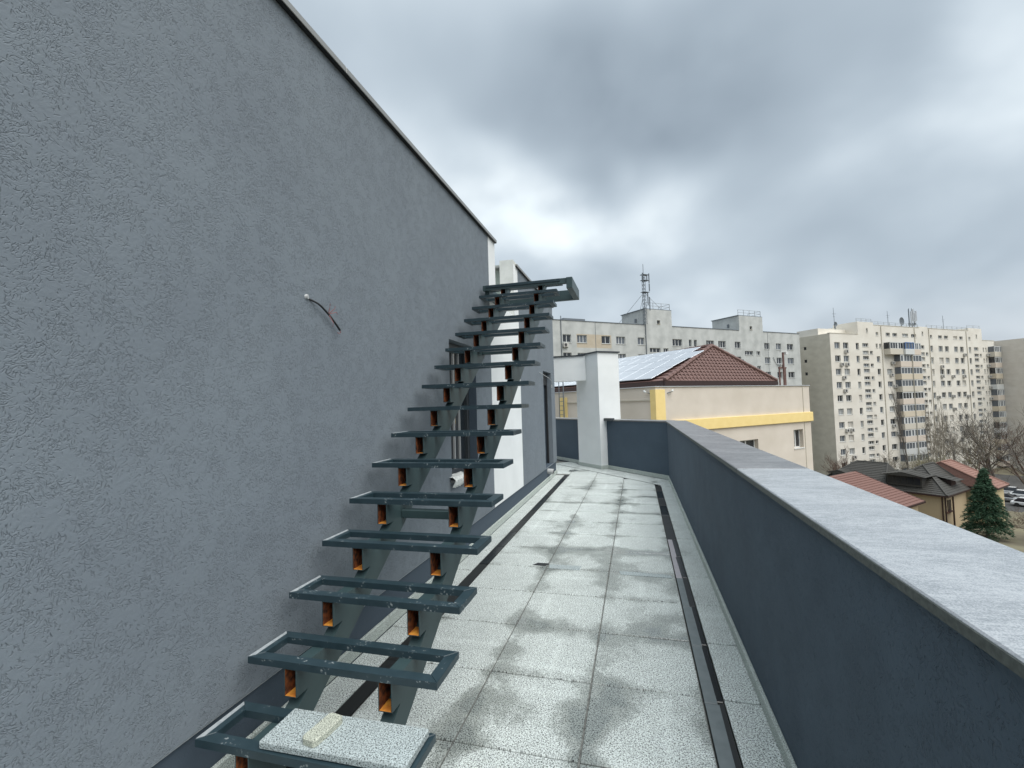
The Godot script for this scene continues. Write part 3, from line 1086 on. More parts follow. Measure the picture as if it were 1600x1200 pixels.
func support_mesh(xc: float) -> Array:
	# a rectangular tube, open at the front, mitred on to the sloping stringer: outside and inside shells, front edge at z = 0, top at y = 0
	var outer := mb()
	var inner := mb()
	var w := 0.0315
	var hi := 0.0
	var lo := -0.12
	var zt := -0.254
	var zb := -0.086
	var c := Vector3(xc, -0.06, -0.09)
	var q := func(x: float, y: float, z: float) -> Vector3: return Vector3(xc + x, y, z)
	face(outer, [q.call(-w, lo, 0), q.call(-w, hi, 0), q.call(-w, hi, zt), q.call(-w, lo, zb)], c)
	face(outer, [q.call(w, lo, 0), q.call(w, hi, 0), q.call(w, hi, zt), q.call(w, lo, zb)], c)
	face(outer, [q.call(-w, hi, 0), q.call(w, hi, 0), q.call(w, hi, zt), q.call(-w, hi, zt)], c)
	face(outer, [q.call(-w, lo, 0), q.call(w, lo, 0), q.call(w, lo, zb), q.call(-w, lo, zb)], c)
	face(outer, [q.call(-w, hi, zt), q.call(w, hi, zt), q.call(w, lo, zb), q.call(-w, lo, zb)], c)
	var s := 0.004
	var e := c + Vector3(0, 0, 4)
	var back := Vector3(xc, -0.06, -9)
	face(outer, [q.call(-w, lo, 0), q.call(w, lo, 0), q.call(w, lo + s, 0), q.call(-w, lo + s, 0)], back)
	face(outer, [q.call(-w, hi - s, 0), q.call(w, hi - s, 0), q.call(w, hi, 0), q.call(-w, hi, 0)], back)
	face(outer, [q.call(-w, lo + s, 0), q.call(-w + s, lo + s, 0), q.call(-w + s, hi - s, 0), q.call(-w, hi - s, 0)], back)
	face(outer, [q.call(w - s, lo + s, 0), q.call(w, lo + s, 0), q.call(w, hi - s, 0), q.call(w - s, hi - s, 0)], back)
	var W := w - s
	var h2 := hi - s
	var l2 := lo + s
	zt += 0.006
	zb += 0.006
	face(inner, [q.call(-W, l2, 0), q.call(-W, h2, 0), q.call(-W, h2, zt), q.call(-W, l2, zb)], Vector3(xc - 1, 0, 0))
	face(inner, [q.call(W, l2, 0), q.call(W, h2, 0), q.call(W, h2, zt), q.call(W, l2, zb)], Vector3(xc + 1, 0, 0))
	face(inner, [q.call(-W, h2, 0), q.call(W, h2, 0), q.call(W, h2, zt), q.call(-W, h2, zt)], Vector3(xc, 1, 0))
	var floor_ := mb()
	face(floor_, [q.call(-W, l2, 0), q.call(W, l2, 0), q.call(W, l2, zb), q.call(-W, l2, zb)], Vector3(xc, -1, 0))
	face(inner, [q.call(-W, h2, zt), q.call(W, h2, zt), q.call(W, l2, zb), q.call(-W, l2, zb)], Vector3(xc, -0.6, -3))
	return [fin(outer), fin(inner), fin(floor_)]

func staircase() -> void:
	var t := thing("steel_staircase", "dark green steel stair frame without treads rising along the grey wall", "staircase", Vector3(-1.25, 0, -1.4))
	var base := t.position
	# sloping stringers
	var sl := 0.7095
	for xc in [-1.50, -1.04]:
		var st := mb()
		var pr := []
		# top line through (y 0.911, z -2.591); 0.147 m deep measured upright
		var top := func(z: float) -> Vector2: return Vector2(z, 0.911 + sl * (-2.591 - z))
		var a: Vector2 = top.call(-1.307)
		var b: Vector2 = top.call(-5.52)
		pr = [Vector2(-1.307, 0.0), b, Vector2(-5.52, b.y - 0.147), Vector2(-1.514, 0.0)]
		var cc := Vector3(xc, (a.y + b.y) / 2, -3.4)
		var L := []
		var R := []
		for p in pr:
			L.append(Vector3(xc - 0.03, p.y, p.x))
			R.append(Vector3(xc + 0.03, p.y, p.x))
		face(st, L, Vector3(xc, 1, -3))
		face(st, R, Vector3(xc, 1, -3))
		for i in 4:
			var j := (i + 1) % 4
			face(st, [L[i], L[j], R[j], R[i]], Vector3(xc, 1.37, -3.42))
		wpart("stringer", st, M.steel_clean, t)
		var ft := mb()
		bev(ft, Vector3(xc - 0.075, 0.0, -1.50), Vector3(xc + 0.075, 0.008, -1.27), 0.002)
		wpart("base_plate", ft, M.steel_clean, t)
	# tread frames: four rectangular tubes each, mitred at the corners
	var fr := mb()
	var w := 0.05
	var x0 := TX0 + 1.25
	var x1 := TX1 + 1.25
	var corners := [[Vector2(x0, 0), Vector2(x1, 0), Vector2(x1 - w, -w), Vector2(x0 + w, -w)], [Vector2(x1, -TDEP), Vector2(x0, -TDEP), Vector2(x0 + w, -TDEP + w), Vector2(x1 - w, -TDEP + w)], [Vector2(x0, -TDEP), Vector2(x0, 0), Vector2(x0 + w, -w), Vector2(x0 + w, -TDEP + w)], [Vector2(x1, 0), Vector2(x1, -TDEP), Vector2(x1 - w, -TDEP + w), Vector2(x1 - w, -w)]]
	for q in corners:
		prism(fr, q, -0.03, 0.0, 0.0025)
	var fm := fin(fr)
	var sm := mb()
	prism(sm, [Vector2(x0 + 0.002, -TDEP + 0.004), Vector2(x0 + 0.020, -TDEP + 0.02), Vector2(x0 + 0.024, -0.02), Vector2(x0 + 0.002, -0.004)], -0.001, 0.0012)  # thin pale grey strip along the wall-side end of the frame
	var smm := fin(sm)
	var sup := [support_mesh(-1.50 + 1.25), support_mesh(-1.04 + 1.25)]
	for k in range(1, 17):
		var at := Vector3(-1.25, tread_y(k), tread_z(k)) - base
		var f := part("tread_frame", fm, M.steel, t, at, Basis(Vector3(0, 0, 1), rng.randf_range(-0.004, 0.004)))
		if k < 9:
			part("pale_edge_strip", smm, M.pale_grey, f)
		for s in sup:
			var p := part("tread_support", s[0], M.steel_clean, t, at + Vector3(0, -0.0305, -0.005))
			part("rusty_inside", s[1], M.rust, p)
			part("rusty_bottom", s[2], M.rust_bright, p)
	# cross bars between the stringers
	for z in [-2.72, -4.42]:
		var y: float = 0.911 + sl * (-2.591 - z) - 0.075
		var cb := mb()
		bev(cb, Vector3(-1.47, y - 0.025, z - 0.03), Vector3(-1.07, y + 0.025, z + 0.03), 0.003)
		wpart("cross_bar", cb, M.steel_clean, t)
	# landing frame of deep channel at the head
	var ld := mb()
	var lx0 := -1.76
	var lx1 := -0.66
	var lz0 := -5.36
	var lz1 := -6.0
	for q in [[lx0, lz1, lx1, lz1 + 0.06], [lx0, lz1 + 0.061, lx0 + 0.06, lz0 - 0.06], [lx1 - 0.07, lz1 + 0.061, lx1, lz0 + 0.04]]:
		bev(ld, Vector3(q[0], 2.935, minf(q[1], q[3])), Vector3(q[2], 3.065, maxf(q[1], q[3])), 0.003)
	bev(ld, Vector3(lx0, 3.0, lz0 - 0.03), Vector3(lx1 - 0.071, 3.064, lz0 + 0.02), 0.003)
	wpart("landing_frame", ld, M.steel_clean, t)

func small_terrace_things() -> void:
	# granite tread lying on the lowest frame, and an offcut on it
	var y := tread_y(1)
	var z := tread_z(1)
	var s := thing("granite_tread", "rough speckled granite slab lying on the lowest stair frame", "stone slab", Vector3(-1.12, y, z - 0.1))
	var n := noise(9.0, 44, 3)
	var st := mb()
	bev(st, Vector3(-0.31, 0.001, -0.113), Vector3(0.298, 0.031, 0.085), 0.004, Transform3D(Basis(Vector3.UP, 0.012), Vector3.ZERO))
	part("slab", fin(st), M.granite_bright, s)
	var o := thing("granite_offcut", "small yellowish broken stone offcut lying on the granite tread", "stone", Vector3(-1.215, y + 0.032, z - 0.105), Basis(Vector3.UP, -0.12))
	var oc := mb()
	var pts := []
	for i in 10:
		var a := TAU * i / 10.0
		var r := Vector2(0.036 * signf(cos(a)) * pow(absf(cos(a)), 0.35), 0.078 * signf(sin(a)) * pow(absf(sin(a)), 0.35))
		pts.append(r * (1.0 + 0.10 * n.get_noise_1d(i * 0.7)))
	prism(oc, pts, 0.0, 0.026, 0.005)
	var om := mat(lin(0.80, 0.78, 0.67), 0.8)
	tri(om, M.granite_tex, 0.8)
	part("stone", fin(oc), om, o)
	# cable stub out of the wall, taped and frayed
	var cx := thing("electric_cable", "dark electric cable end sticking out of the plastered wall", "cable", Vector3(-1.80, 2.244, -2.257))
	var path := []
	var p0 := Vector3(-1.81, 2.248, -2.24)
	for k in 13:
		var u := k / 12.0
		path.append(Vector3(-1.81 + 0.035 * sin(minf(u * 3.0, 1.0) * PI * 0.5), 2.248 - 0.075 * u - 0.075 * u * u, -2.245 - 0.268 * u))
	var sh := mb()
	sh.set_smooth_group(0)
	rod(sh, path, 0.0055, 0.0065, 8)
	wpart("sheath", sh, M.black, cx)
	var col := mb()
	rod(col, [Vector3(-1.812, 2.252, -2.235), Vector3(-1.79, 2.252, -2.243)], 0.017, 0.014, 10)
	wpart("conduit_collar", col, M.framelight, cx)
	var pink := mat(lin(0.30, 0.13, 0.13), 0.6)
	for wv in [[Vector3(0.02, 0.05, 0.01), Vector3(0.03, 0.07, 0.02)], [Vector3(0.02, 0.02, -0.05), Vector3(0.02, 0.01, -0.075)], [Vector3(0.03, 0.035, -0.02), Vector3(0.035, 0.06, -0.03)], [Vector3(0.02, -0.05, -0.02), Vector3(0.01, -0.085, -0.035)]]:
		var wr := mb()
		var b0: Vector3 = path[7]
		rod(wr, [b0, b0 + wv[0] * 0.6, b0 + wv[0], b0 + wv[1] * 0.85], 0.0025, 0.0018, 5)
		wpart("wire_end", wr, pink, cx)
	var tip := mb()
	var e: Vector3 = path[12]
	rod(tip, [e, e + Vector3(0.0, -0.015, -0.006), e + Vector3(0, -0.022, 0.008), e + Vector3(0, -0.018, 0.025)], 0.003, 0.002, 5)
	wpart("wire_end", tip, pink, cx)
	# thin wire hook by the far door
	var hk := thing("wire_loop", "thin pale wire with a loop at its end hanging beside the far door", "wire", Vector3(-1.79, 2.1, -9.2))
	var hp := []
	for k in 9:
		var u := k / 8.0
		hp.append(Vector3(-1.80 + 0.10 * sin(u * PI) + 0.05 * u, 2.22 - 0.22 * pow(u, 0.8), -8.85 - 1.0 * u))
	var l: Vector3 = hp[8]
	for k in range(1, 9):
		var a := TAU * k / 8.0
		hp.append(l + Vector3(0.005, -0.03 + 0.03 * cos(a), -0.05 * sin(a)))
	var hw := mb()
	rod(hw, hp, 0.006, 0.006, 5)
	wpart("wire", hw, M.framelight, hk)
	# outlet pipe at the door foot
	var pp := thing("drain_pipe_stub", "short pale pipe stub at the foot of the far door", "pipe", Vector3(-1.74, 0.2, -9.5))
	var ps := mb()
	rod(ps, [Vector3(-1.84, 0.21, -9.5), Vector3(-1.70, 0.20, -9.5)], 0.055, 0.055, 12)
	wpart("pipe", ps, M.framelight, pp)
	var pe := mb()
	rod(pe, [Vector3(-1.699, 0.20, -9.5), Vector3(-1.695, 0.20, -9.5)], 0.042, 0.042, 12)
	wpart("mouth", pe, M.black, pp)

# ---------------------------------------------------------------- windows of the far buildings
# a window w by h, origin at its lower left, glass facing +z: [frame mesh, pane mesh]
func window_mesh(w: float, h: float, lights: int) -> Array:
	var key := "%.2f %.2f %d" % [w, h, lights]
	if wins.has(key):
		return wins[key]
	var fr := mb()
	var b := 0.07
	box(fr, Vector3(0, 0, -0.05), Vector3(b, h, 0.02))
	box(fr, Vector3(w - b, 0, -0.05), Vector3(w, h, 0.02))
	box(fr, Vector3(b, 0, -0.05), Vector3(w - b, b, 0.019))
	box(fr, Vector3(b, h - b, -0.05), Vector3(w - b, h, 0.019))
	for i in range(1, lights):
		var x := w * i / lights
		box(fr, Vector3(x - 0.05, b, -0.05), Vector3(x + 0.05, h - b, 0.018))
	box(fr, Vector3(-0.06, -0.06, -0.05), Vector3(w + 0.06, -0.001, 0.28))
	var pn := mb()
	box(pn, Vector3(b, b, -0.04), Vector3(w - b, h - b, -0.012))
	wins[key] = [fin(fr), fin(pn)]
	return wins[key]

func put_window(t: Node3D, h: Array, deep: float, lights: int, r: float, frame: Material = null) -> void:
	var m := window_mesh(h[2] - h[0], h[3] - h[1], lights)
	var o := part("window", m[0], frame if frame else M.pvc, t, Vector3(h[0], h[1], -deep))
	var p := "pane_dark" if r < 0.45 else "pane_mid" if r < 0.78 else "pane_pale" if r < 0.95 else "shutter"
	part("pane", m[1], M[p], o)

func put_ac(t: Node3D, x: float, y: float, mesh: Mesh, fan: Mesh) -> void:
	var o := part("air_conditioner", mesh, M.unit, t, Vector3(x, y, 0.02))
	part("fan_grille", fan, M.fan, o)

func ac_meshes() -> Array:
	var a := mb()
	bev(a, Vector3(0, 0, 0.05), Vector3(0.9, 0.62, 0.42), 0.02)
	box(a, Vector3(0.1, -0.1, 0), Vector3(0.16, -0.002, 0.42))
	box(a, Vector3(0.74, -0.1, 0), Vector3(0.8, -0.002, 0.42))
	var f := mb()
	rod(f, [Vector3(0.34, 0.31, 0.422), Vector3(0.34, 0.31, 0.435)], 0.25, 0.25, 12)
	return [fin(a), fin(f)]

func railing(called: String, t: Node3D, pts: Array, h: float, step: float) -> void:
	var st := mb()
	for i in pts.size() - 1:
		var a: Vector3 = pts[i]
		var b: Vector3 = pts[i + 1]
		var n := maxi(1, int((b - a).length() / step))
		for k in n + 1:
			var p := a.lerp(b, float(k) / n)
			bar(st, p, p + Vector3(0, h, 0), 0.06, 0.06)
		for f in [0.5, 0.97]:
			bar(st, a + Vector3(0, h * f, 0), b + Vector3(0, h * f, 0), 0.05, 0.05)
	part(called, fin(st), M.rail, t)

func yellow_building() -> void:
	var K := Vector3(0.93, 0, -23.89)
	var B := Basis(ST, Vector3.UP, FR)
	# local: x along the street front from the corner K, y = height over the terrace, z = out of the front
	var t := thing("cream_building", "cream rendered building with yellow band and brown hip roof beyond the parapet", "building", K, B)
	var wl := mb()
	var w1 := [12.05, -1.62, 13.12, -0.47]
	var w2 := [6.55, -2.0, 8.3, -0.80]
	var w3 := [2.6, -2.0, 4.0, -0.80]
	facade(wl, 0, GROUND, 14.1, 2.26, [w1, w2, w3], 0.3)
	block_rest(wl, 0, GROUND, 14.1, 2.26, 13.0)
	wpart_local("wall", wl, M.cream, t)
	for w in [w1, w2, w3]:
		var m := window_mesh(w[2] - w[0], w[3] - w[1], 2)
		var o := part("window", m[0], M.pvc, t, Vector3(w[0], w[1], -0.24))
		part("pane", m[1], M.pane_dark, o)
	var bd := mb()
	bev(bd, Vector3(1.05, 0.0, 0.0), Vector3(14.2, 0.585, 0.13), 0.015)
	bev(bd, Vector3(14.1, 0.0, -6.0), Vector3(14.22, 0.584, 0.0), 0.015)
	wpart_local("yellow_band", bd, M.yellow, t)
	var ps := mb()
	box(ps, Vector3(0.0, -6, 0.003), Vector3(0.62, 2.14, 0.06))
	box(ps, Vector3(-0.06, -6, -0.3), Vector3(-0.003, 2.14, 0.06))
	wpart_local("yellow_pilaster", ps, M.yellow, t)
	var ps2 := mb()
	box(ps2, Vector3(-0.06, -6, -7.9), Vector3(-0.003, 1.95, -7.15))
	wpart_local("yellow_pilaster", ps2, M.yellow, t)
	# sheet flashing on the wall head, a groove line on the return wall, conduit
	var fl := mb()
	bev(fl, Vector3(-0.06, 2.262, -0.5), Vector3(14.16, 2.31, 0.06), 0.01)
	bev(fl, Vector3(-0.06, 2.262, -13.0), Vector3(0.4, 2.3095, -0.501), 0.01)
	wpart_local("flashing", fl, M.alu, t)
	var gv := mb()
	box(gv, Vector3(-0.05, 1.60, -7.1), Vector3(-0.003, 1.66, -0.31))
	wpart_local("groove_trim", gv, M.tan, t)
	var cd := mb()
	box(cd, Vector3(13.3, -6, 0.003), Vector3(13.34, -0.01, 0.03))
	box(cd, Vector3(13.3, 0.59, 0.003), Vector3(13.34, 2.25, 0.03))
	wpart_local("conduit", cd, M.tan, t)
	# roof: eave corner, hip apex, ridge back
	var P0 := Vector3(0.75, 2.56, -0.05)
	var ew := 9.8
	var a := 5.5
	var b := 1.25
	var r := 2.12
	var A := P0 + Vector3(a, r, -b)
	var L := 15.0
	var pl := P0 + Vector3(0, 0, -L)
	var rl := A + Vector3(0, -0.25, -L + b + 4.0)
	var pr := P0 + Vector3(ew, 0, 0)
	var roof := mb()
	slope(roof, P0, pr, A, A, 12, 0.05)
	slope(roof, pl, P0, A, rl, 12, 0.05)
	var plr := pl + Vector3(ew, 0, 0)
	slope(roof, pr, plr, rl, A, 12, 0.05)
	slope(roof, plr, pl, rl, rl, 12, 0.05)
	var rf := wpart_local("roof", roof, M.tile_red, t)
	# roof tiles have a wavy section: shallow ribs down the hip front
	var ribs := mb()
	for i in range(1, 33):
		var u := i / 33.0
		var e0 := P0.lerp(pr, u)
		var ap := A
		var tt := minf(u / (a / ew), (1 - u) / (1 - a / ew))
		var up := Vector3(0, r, -b)
		var e1 := e0 + up * minf(tt, 1.0) * 0.985
		bar(ribs, e0 + Vector3(0, 0.025, 0.03), e1 + Vector3(0, 0.025, 0.03), 0.10, 0.03)
	wpart_local("tile_ribs", ribs, M.tile_red, t)
	for seg in [[P0, A], [pr, A], [A, rl]]:
		var hp := mb()
		var n := int((seg[1] - seg[0]).length() / 0.4)
		for i in n:
			var p: Vector3 = seg[0].lerp(seg[1], float(i) / n)
			var q: Vector3 = seg[0].lerp(seg[1], float(i + 1.12) / n)
			rod(hp, [p + Vector3(0, 0.06, 0.02), q + Vector3(0, 0.06, 0.02)], 0.12, 0.10, 6)
		wpart_local("hip_tiles", hp, M.tile_red, rf)
	var ev := mb()
	box(ev, Vector3(P0.x - 0.05, 2.33, P0.z - 0.02), Vector3(pr.x + 0.05, 2.57, P0.z + 0.09))
	box(ev, Vector3(P0.x - 0.07, 2.33, -L), Vector3(P0.x + 0.03, 2.572, P0.z - 0.021))
	box(ev, Vector3(P0.x + 0.031, 2.32, -L), Vector3(pr.x, 2.36, P0.z - 0.021))
	wpart_local("eave_board", ev, M.eave, t)
	# lower wing of the roof to the right of the hip
	var wg := mb()
	var ra := A + Vector3(0.2, -0.1, -1.2)
	var rb := ra + Vector3(4.4, -0.1, -1.2)
	slope(wg, P0 + Vector3(ew - 1.0, 0, -1.5), P0 + Vector3(ew + 1.5, 0, -1.5), rb, ra, 9, 0.05)
	face(wg, [rb, rb + Vector3(0.9, -1.95, 0.5), rb + Vector3(0.5, -2.0, -5)], ra)
	face(wg, [ra, rb, rb + Vector3(0.5, -2.0, -5)], Vector3(0, -10, 0))
	wpart_local("wing_roof", wg, M.tile_red, t)
	# solar panels in three rows up the left slope
	var up := (A + Vector3(0, 0, b) - P0)
	up.z = 0
	var ul := up.length()
	var un := up / ul
	var nn := Vector3(-un.y, un.x, 0)
	var rows := [[0.02, 0.322, 0.9], [0.328, 0.556, 0.95], [0.562, 0.772, 0.75], [0.778, 0.93, 1.6]]
	for row in rows:
		for k in 9:
			var z0: float = -row[2] - k * 1.207
			var pn := mb()
			var o: Vector3 = P0 + un * ul * row[0] + nn * 0.14 + Vector3(0, 0, z0)
			bev(pn, Vector3(0, 0, -1.2), Vector3(ul * (row[1] - row[0]), 0.04, 0), 0.008, Transform3D(Basis(un, nn, Vector3(0, 0, 1)), o))
			wpart_local("solar_panel", pn, M.panel, t)
	# chimney box, pipe frame with antenna
	var ch := mb()
	box(ch, Vector3(9.6, 2.4, -4.2), Vector3(11.0, 4.05, -2.6))
	wpart_local("chimney", ch, M.cream, t)
	var cc := mb()
	box(cc, Vector3(9.45, 4.052, -4.35), Vector3(11.15, 4.15, -2.45))
	wpart_local("chimney_cap", cc, M.mast, t)
	var pf := mb()
	for x in [12.1, 12.75]:
		bar(pf, Vector3(x, 2.2, -0.7), Vector3(x, 3.45, -0.7), 0.07, 0.07)
	bar(pf, Vector3(12.05, 3.47, -0.7), Vector3(12.85, 3.47, -0.7), 0.09, 0.09)
	bar(pf, Vector3(12.42, 2.2, -0.6), Vector3(12.42, 4.45, -0.6), 0.09, 0.09)
	wpart_local("pipe_frame", pf, M.tile_red, t)
	var an := mb()
	bar(an, Vector3(12.1, 4.5, -0.6), Vector3(12.8, 4.55, -0.6), 0.14, 0.06)
	box(an, Vector3(12.6, 4.32, -0.7), Vector3(12.85, 4.48, -0.5))
	wpart_local("antenna", an, M.pvc, t)
	# two bullet cameras under the wall head
	for s in [[-0.34, -0.062, 1.0], [0.72, 0.0, 1.0]]:
		var bc := mb()
		var zb: float = 0.05
		rod(bc, [Vector3(s[0] + 0.22, 2.03, 0.22), Vector3(s[0] + 0.42, 2.10, 0.10)] if s[0] > 0 else [Vector3(-0.2, 2.02, -0.42), Vector3(-0.12, 2.09, -0.62)], 0.05, 0.05, 8)
		wpart_local("security_camera", bc, M.pvc, t)
		var br := mb()
		rod(br, [Vector3(s[0] + 0.12, 1.96, 0.0), Vector3(s[0] + 0.3, 2.03, 0.17)] if s[0] > 0 else [Vector3(0.0, 1.95, -0.3), Vector3(-0.16, 2.03, -0.5)], 0.025, 0.025, 6)
		wpart_local("camera_bracket", br, M.mast, t)
	# the iron ladder on the far pilaster
	var ld := mb()
	var lz := -7.15
	bar(ld, Vector3(-0.28, 3.3, lz), Vector3(-0.28, -3.0, lz), 0.05, 0.05)
	bar(ld, Vector3(-0.28, 3.3, lz - 0.45), Vector3(-0.28, -3.0, lz - 0.45), 0.04, 0.04)
	for k in 18:
		bar(ld, Vector3(-0.28, 2.0 - k * 0.28, lz), Vector3(-0.28, 2.0 - k * 0.28, lz - 0.45), 0.03, 0.03)
	var lt := wpart_local("ladder", ld, M.mast, t)

func wpart_local(called: String, st: SurfaceTool, m: Material, t: Node3D) -> MeshInstance3D:
	return part(called, fin(st), m, t)

func grey_block() -> void:
	var B := Basis(Vector3(0.77, 0, -0.64).normalized(), Vector3.UP, Vector3(0.64, 0, 0.77).normalized())
	var t := thing("grey_apartment_block", "long grey concrete apartment block with two roof boxes behind the brown hip roof", "apartment block", Vector3(-11.56, 0, -69.47), B)
	var cols := [[1.4, 2.9, 2], [4.0, 5.8, 3], [8.6, 10.3, 2], [11.5, 13.3, 3], [15.9, 17.3, 2], [23.5, 25.7, 3], [27.3, 27.95, 1], [28.5, 29.2, 1], [31.5, 33.4, 3], [34.5, 36.4, 3], [38.8, 40.3, 2], [46.9, 48.4, 2], [50.3, 51.8, 2], [53.6, 55.5, 2]]
	var holes := []
	var meta := []
	for r in 4:
		var yt := 12.2 - 2.82 * r
		for c in cols:
			holes.append([c[0], yt - 1.22, c[1], yt])
			meta.append(c[2])
		for c in [[18.4, 20.7, 3], [21.4, 22.5, 2], [41.4, 43.6, 3], [44.6, 45.6, 2]]:
			holes.append([c[0], yt - 2.45, c[1], yt - 1.68])
			meta.append(c[2])
	var w := mb()
	var pa := mb()
	facade(w, -14, GROUND, 57.6, 14.35, holes, 0.28, [[3.9, 10.2, 7.42, 12.35], [7.5, 10.2, 10.5, 12.35]], pa)
	block_rest(w, -14, GROUND, 57.6, 14.35, 12.0)
	part("wall", fin(w), M.conc, t)
	part("peach_panel", fin(pa), M.peach, t)
	for i in holes.size():
		put_window(t, holes[i], 0.2, meta[i], rng.randf() * 0.8)
	var cap := mb()
	box(cap, Vector3(-14.05, 14.352, -12.05), Vector3(17.6, 14.45, 0.08))
	box(cap, Vector3(23.6, 14.352, -12.05), Vector3(40.1, 14.45, 0.08))
	box(cap, Vector3(46.8, 14.352, -12.05), Vector3(57.7, 14.45, 0.08))
	box(cap, Vector3(2.0, 14.46, -4), Vector3(6.0, 14.85, -0.6))
	part("coping", fin(cap), M.mast, t)
	var jn := mb()
	box(jn, Vector3(7.43, GROUND, 0.003), Vector3(7.49, 14.3, 0.03))
	box(jn, Vector3(47.9, 0, 0.003), Vector3(47.96, 14.3, 0.03))
	part("expansion_joint", fin(jn), M.mast, t)
	var dp := mb()
	bar(dp, Vector3(1.1, 8, 0.1), Vector3(1.1, 15.0, 0.1), 0.1, 0.1)
	bar(dp, Vector3(17.6, 8, 0.1), Vector3(17.6, 17.0, 0.1), 0.1, 0.1)
	part("downpipe", fin(dp), M.mast, t)
	for s in [[17.7, 23.5, 17.1], [40.2, 46.7, 17.2]]:
		var pb := mb()
		var hw := [[(s[0] + s[1]) / 2 - 0.4, 14.65, (s[0] + s[1]) / 2 + 0.3, 15.3]]
		var g := mb()
		facade(pb, s[0], 14.352, s[1], s[2], hw, 0.25)
		block_rest(pb, s[0], 14.352, s[1], s[2], 6.2)
		var pt := part("stair_box", fin(pb), M.conc, t)
		put_window(pt, hw[0], 0.2, 1, 0.1, M.tan)
		var pc := mb()
		box(pc, Vector3(s[0] - 0.15, s[2] + 0.002, -6.35), Vector3(s[1] + 0.1, s[2] + 0.12, -0.05))
		box(pc, Vector3(s[0] - 0.15, s[2] - 1.9, -2.6), Vector3(s[0] - 0.003, s[2] - 1.3, -2.2))
		part("roof_slab", fin(pc), M.mast, pt)
		railing("railing", pt, [Vector3(s[0] + 0.2, s[2] + 0.12, -0.3), Vector3(s[1] - 0.1, s[2] + 0.12, -0.3), Vector3(s[1] - 0.1, s[2] + 0.12, -3.0)], 1.1, 1.4)
	var ac := ac_meshes()
	for p in [[1.3, 10.2], [51.0, 7.4], [15.8, 8.2], [34.9, 7.2]]:
		put_ac(t, p[0], p[1], ac[0], ac[1])
	var lc := mb()
	var arc := []
	for k in 12:
		var u := k / 11.0
		arc.append(Vector3(49.2 + 2.0 * u, 9.4 - 1.6 * sin(u * PI * 0.75), 0.1))
	rod(lc, arc, 0.05, 0.05, 4)
	part("drooping_cable", fin(lc), M.mast, t)
	# lattice mast on the first roof box
	var at: Vector3 = t.transform * Vector3(17.35, 14.4, 0.35)
	var m := thing("antenna_mast", "slim lattice antenna mast with guy wires on the grey block roof", "mast", at, B)
	var lt := mb()
	for s in [-0.22, 0.22]:
		for q in [-0.22, 0.22]:
			bar(lt, Vector3(s, 0, q), Vector3(s * 0.8, 8.2, q * 0.8), 0.05, 0.05)
	for k in 13:
		var y := k * 0.63
		bar(lt, Vector3(-0.2, y, 0.2), Vector3(0.2, y + 0.6, 0.2), 0.035, 0.035)
		bar(lt, Vector3(0.2, y, -0.2), Vector3(-0.2, y + 0.6, -0.2), 0.035, 0.035)
		bar(lt, Vector3(-0.2, y, -0.2), Vector3(-0.2, y + 0.6, 0.2), 0.035, 0.035)
		bar(lt, Vector3(0.2, y, 0.2), Vector3(0.2, y + 0.6, -0.2), 0.035, 0.035)
	part("lattice", fin(lt), M.mast, m)
	for y in [5.4, 7.4, 8.35]:
		var pl := mb()
		box(pl, Vector3(-0.42, y, -0.4), Vector3(0.9, y + 0.06, 0.4))
		part("platform", fin(pl), M.mast, m)
	for p in [[-0.5, 7.0, 8.6], [0.85, 7.0, 8.6], [0.4, 7.4, 8.3], [0.85, 5.6, 6.9], [0.8, 2.3, 4.6], [0.45, 3.2, 5.4]]:
		var ap := mb()
		bev(ap, Vector3(p[0] - 0.07, p[1], 0.3), Vector3(p[0] + 0.07, p[2], 0.45), 0.02)
		part("panel_antenna", fin(ap), M.mast, m)
	var sp := mb()
	bar(sp, Vector3(0, 8.2, 0), Vector3(0, 10.2, 0), 0.06, 0.06)
	part("spike", fin(sp), M.mast, m)
	for p in [Vector3(0.2, 0.4, -9), Vector3(4.6, 2.9, -1), Vector3(-0.3, 0.5, -1.6)]:
		var gw := mb()
		bar(gw, Vector3(0, 5.4 if p.z != -1.6 else 2.6, 0), p, 0.045, 0.045)
		part("guy_wire", fin(gw), M.rail, m)

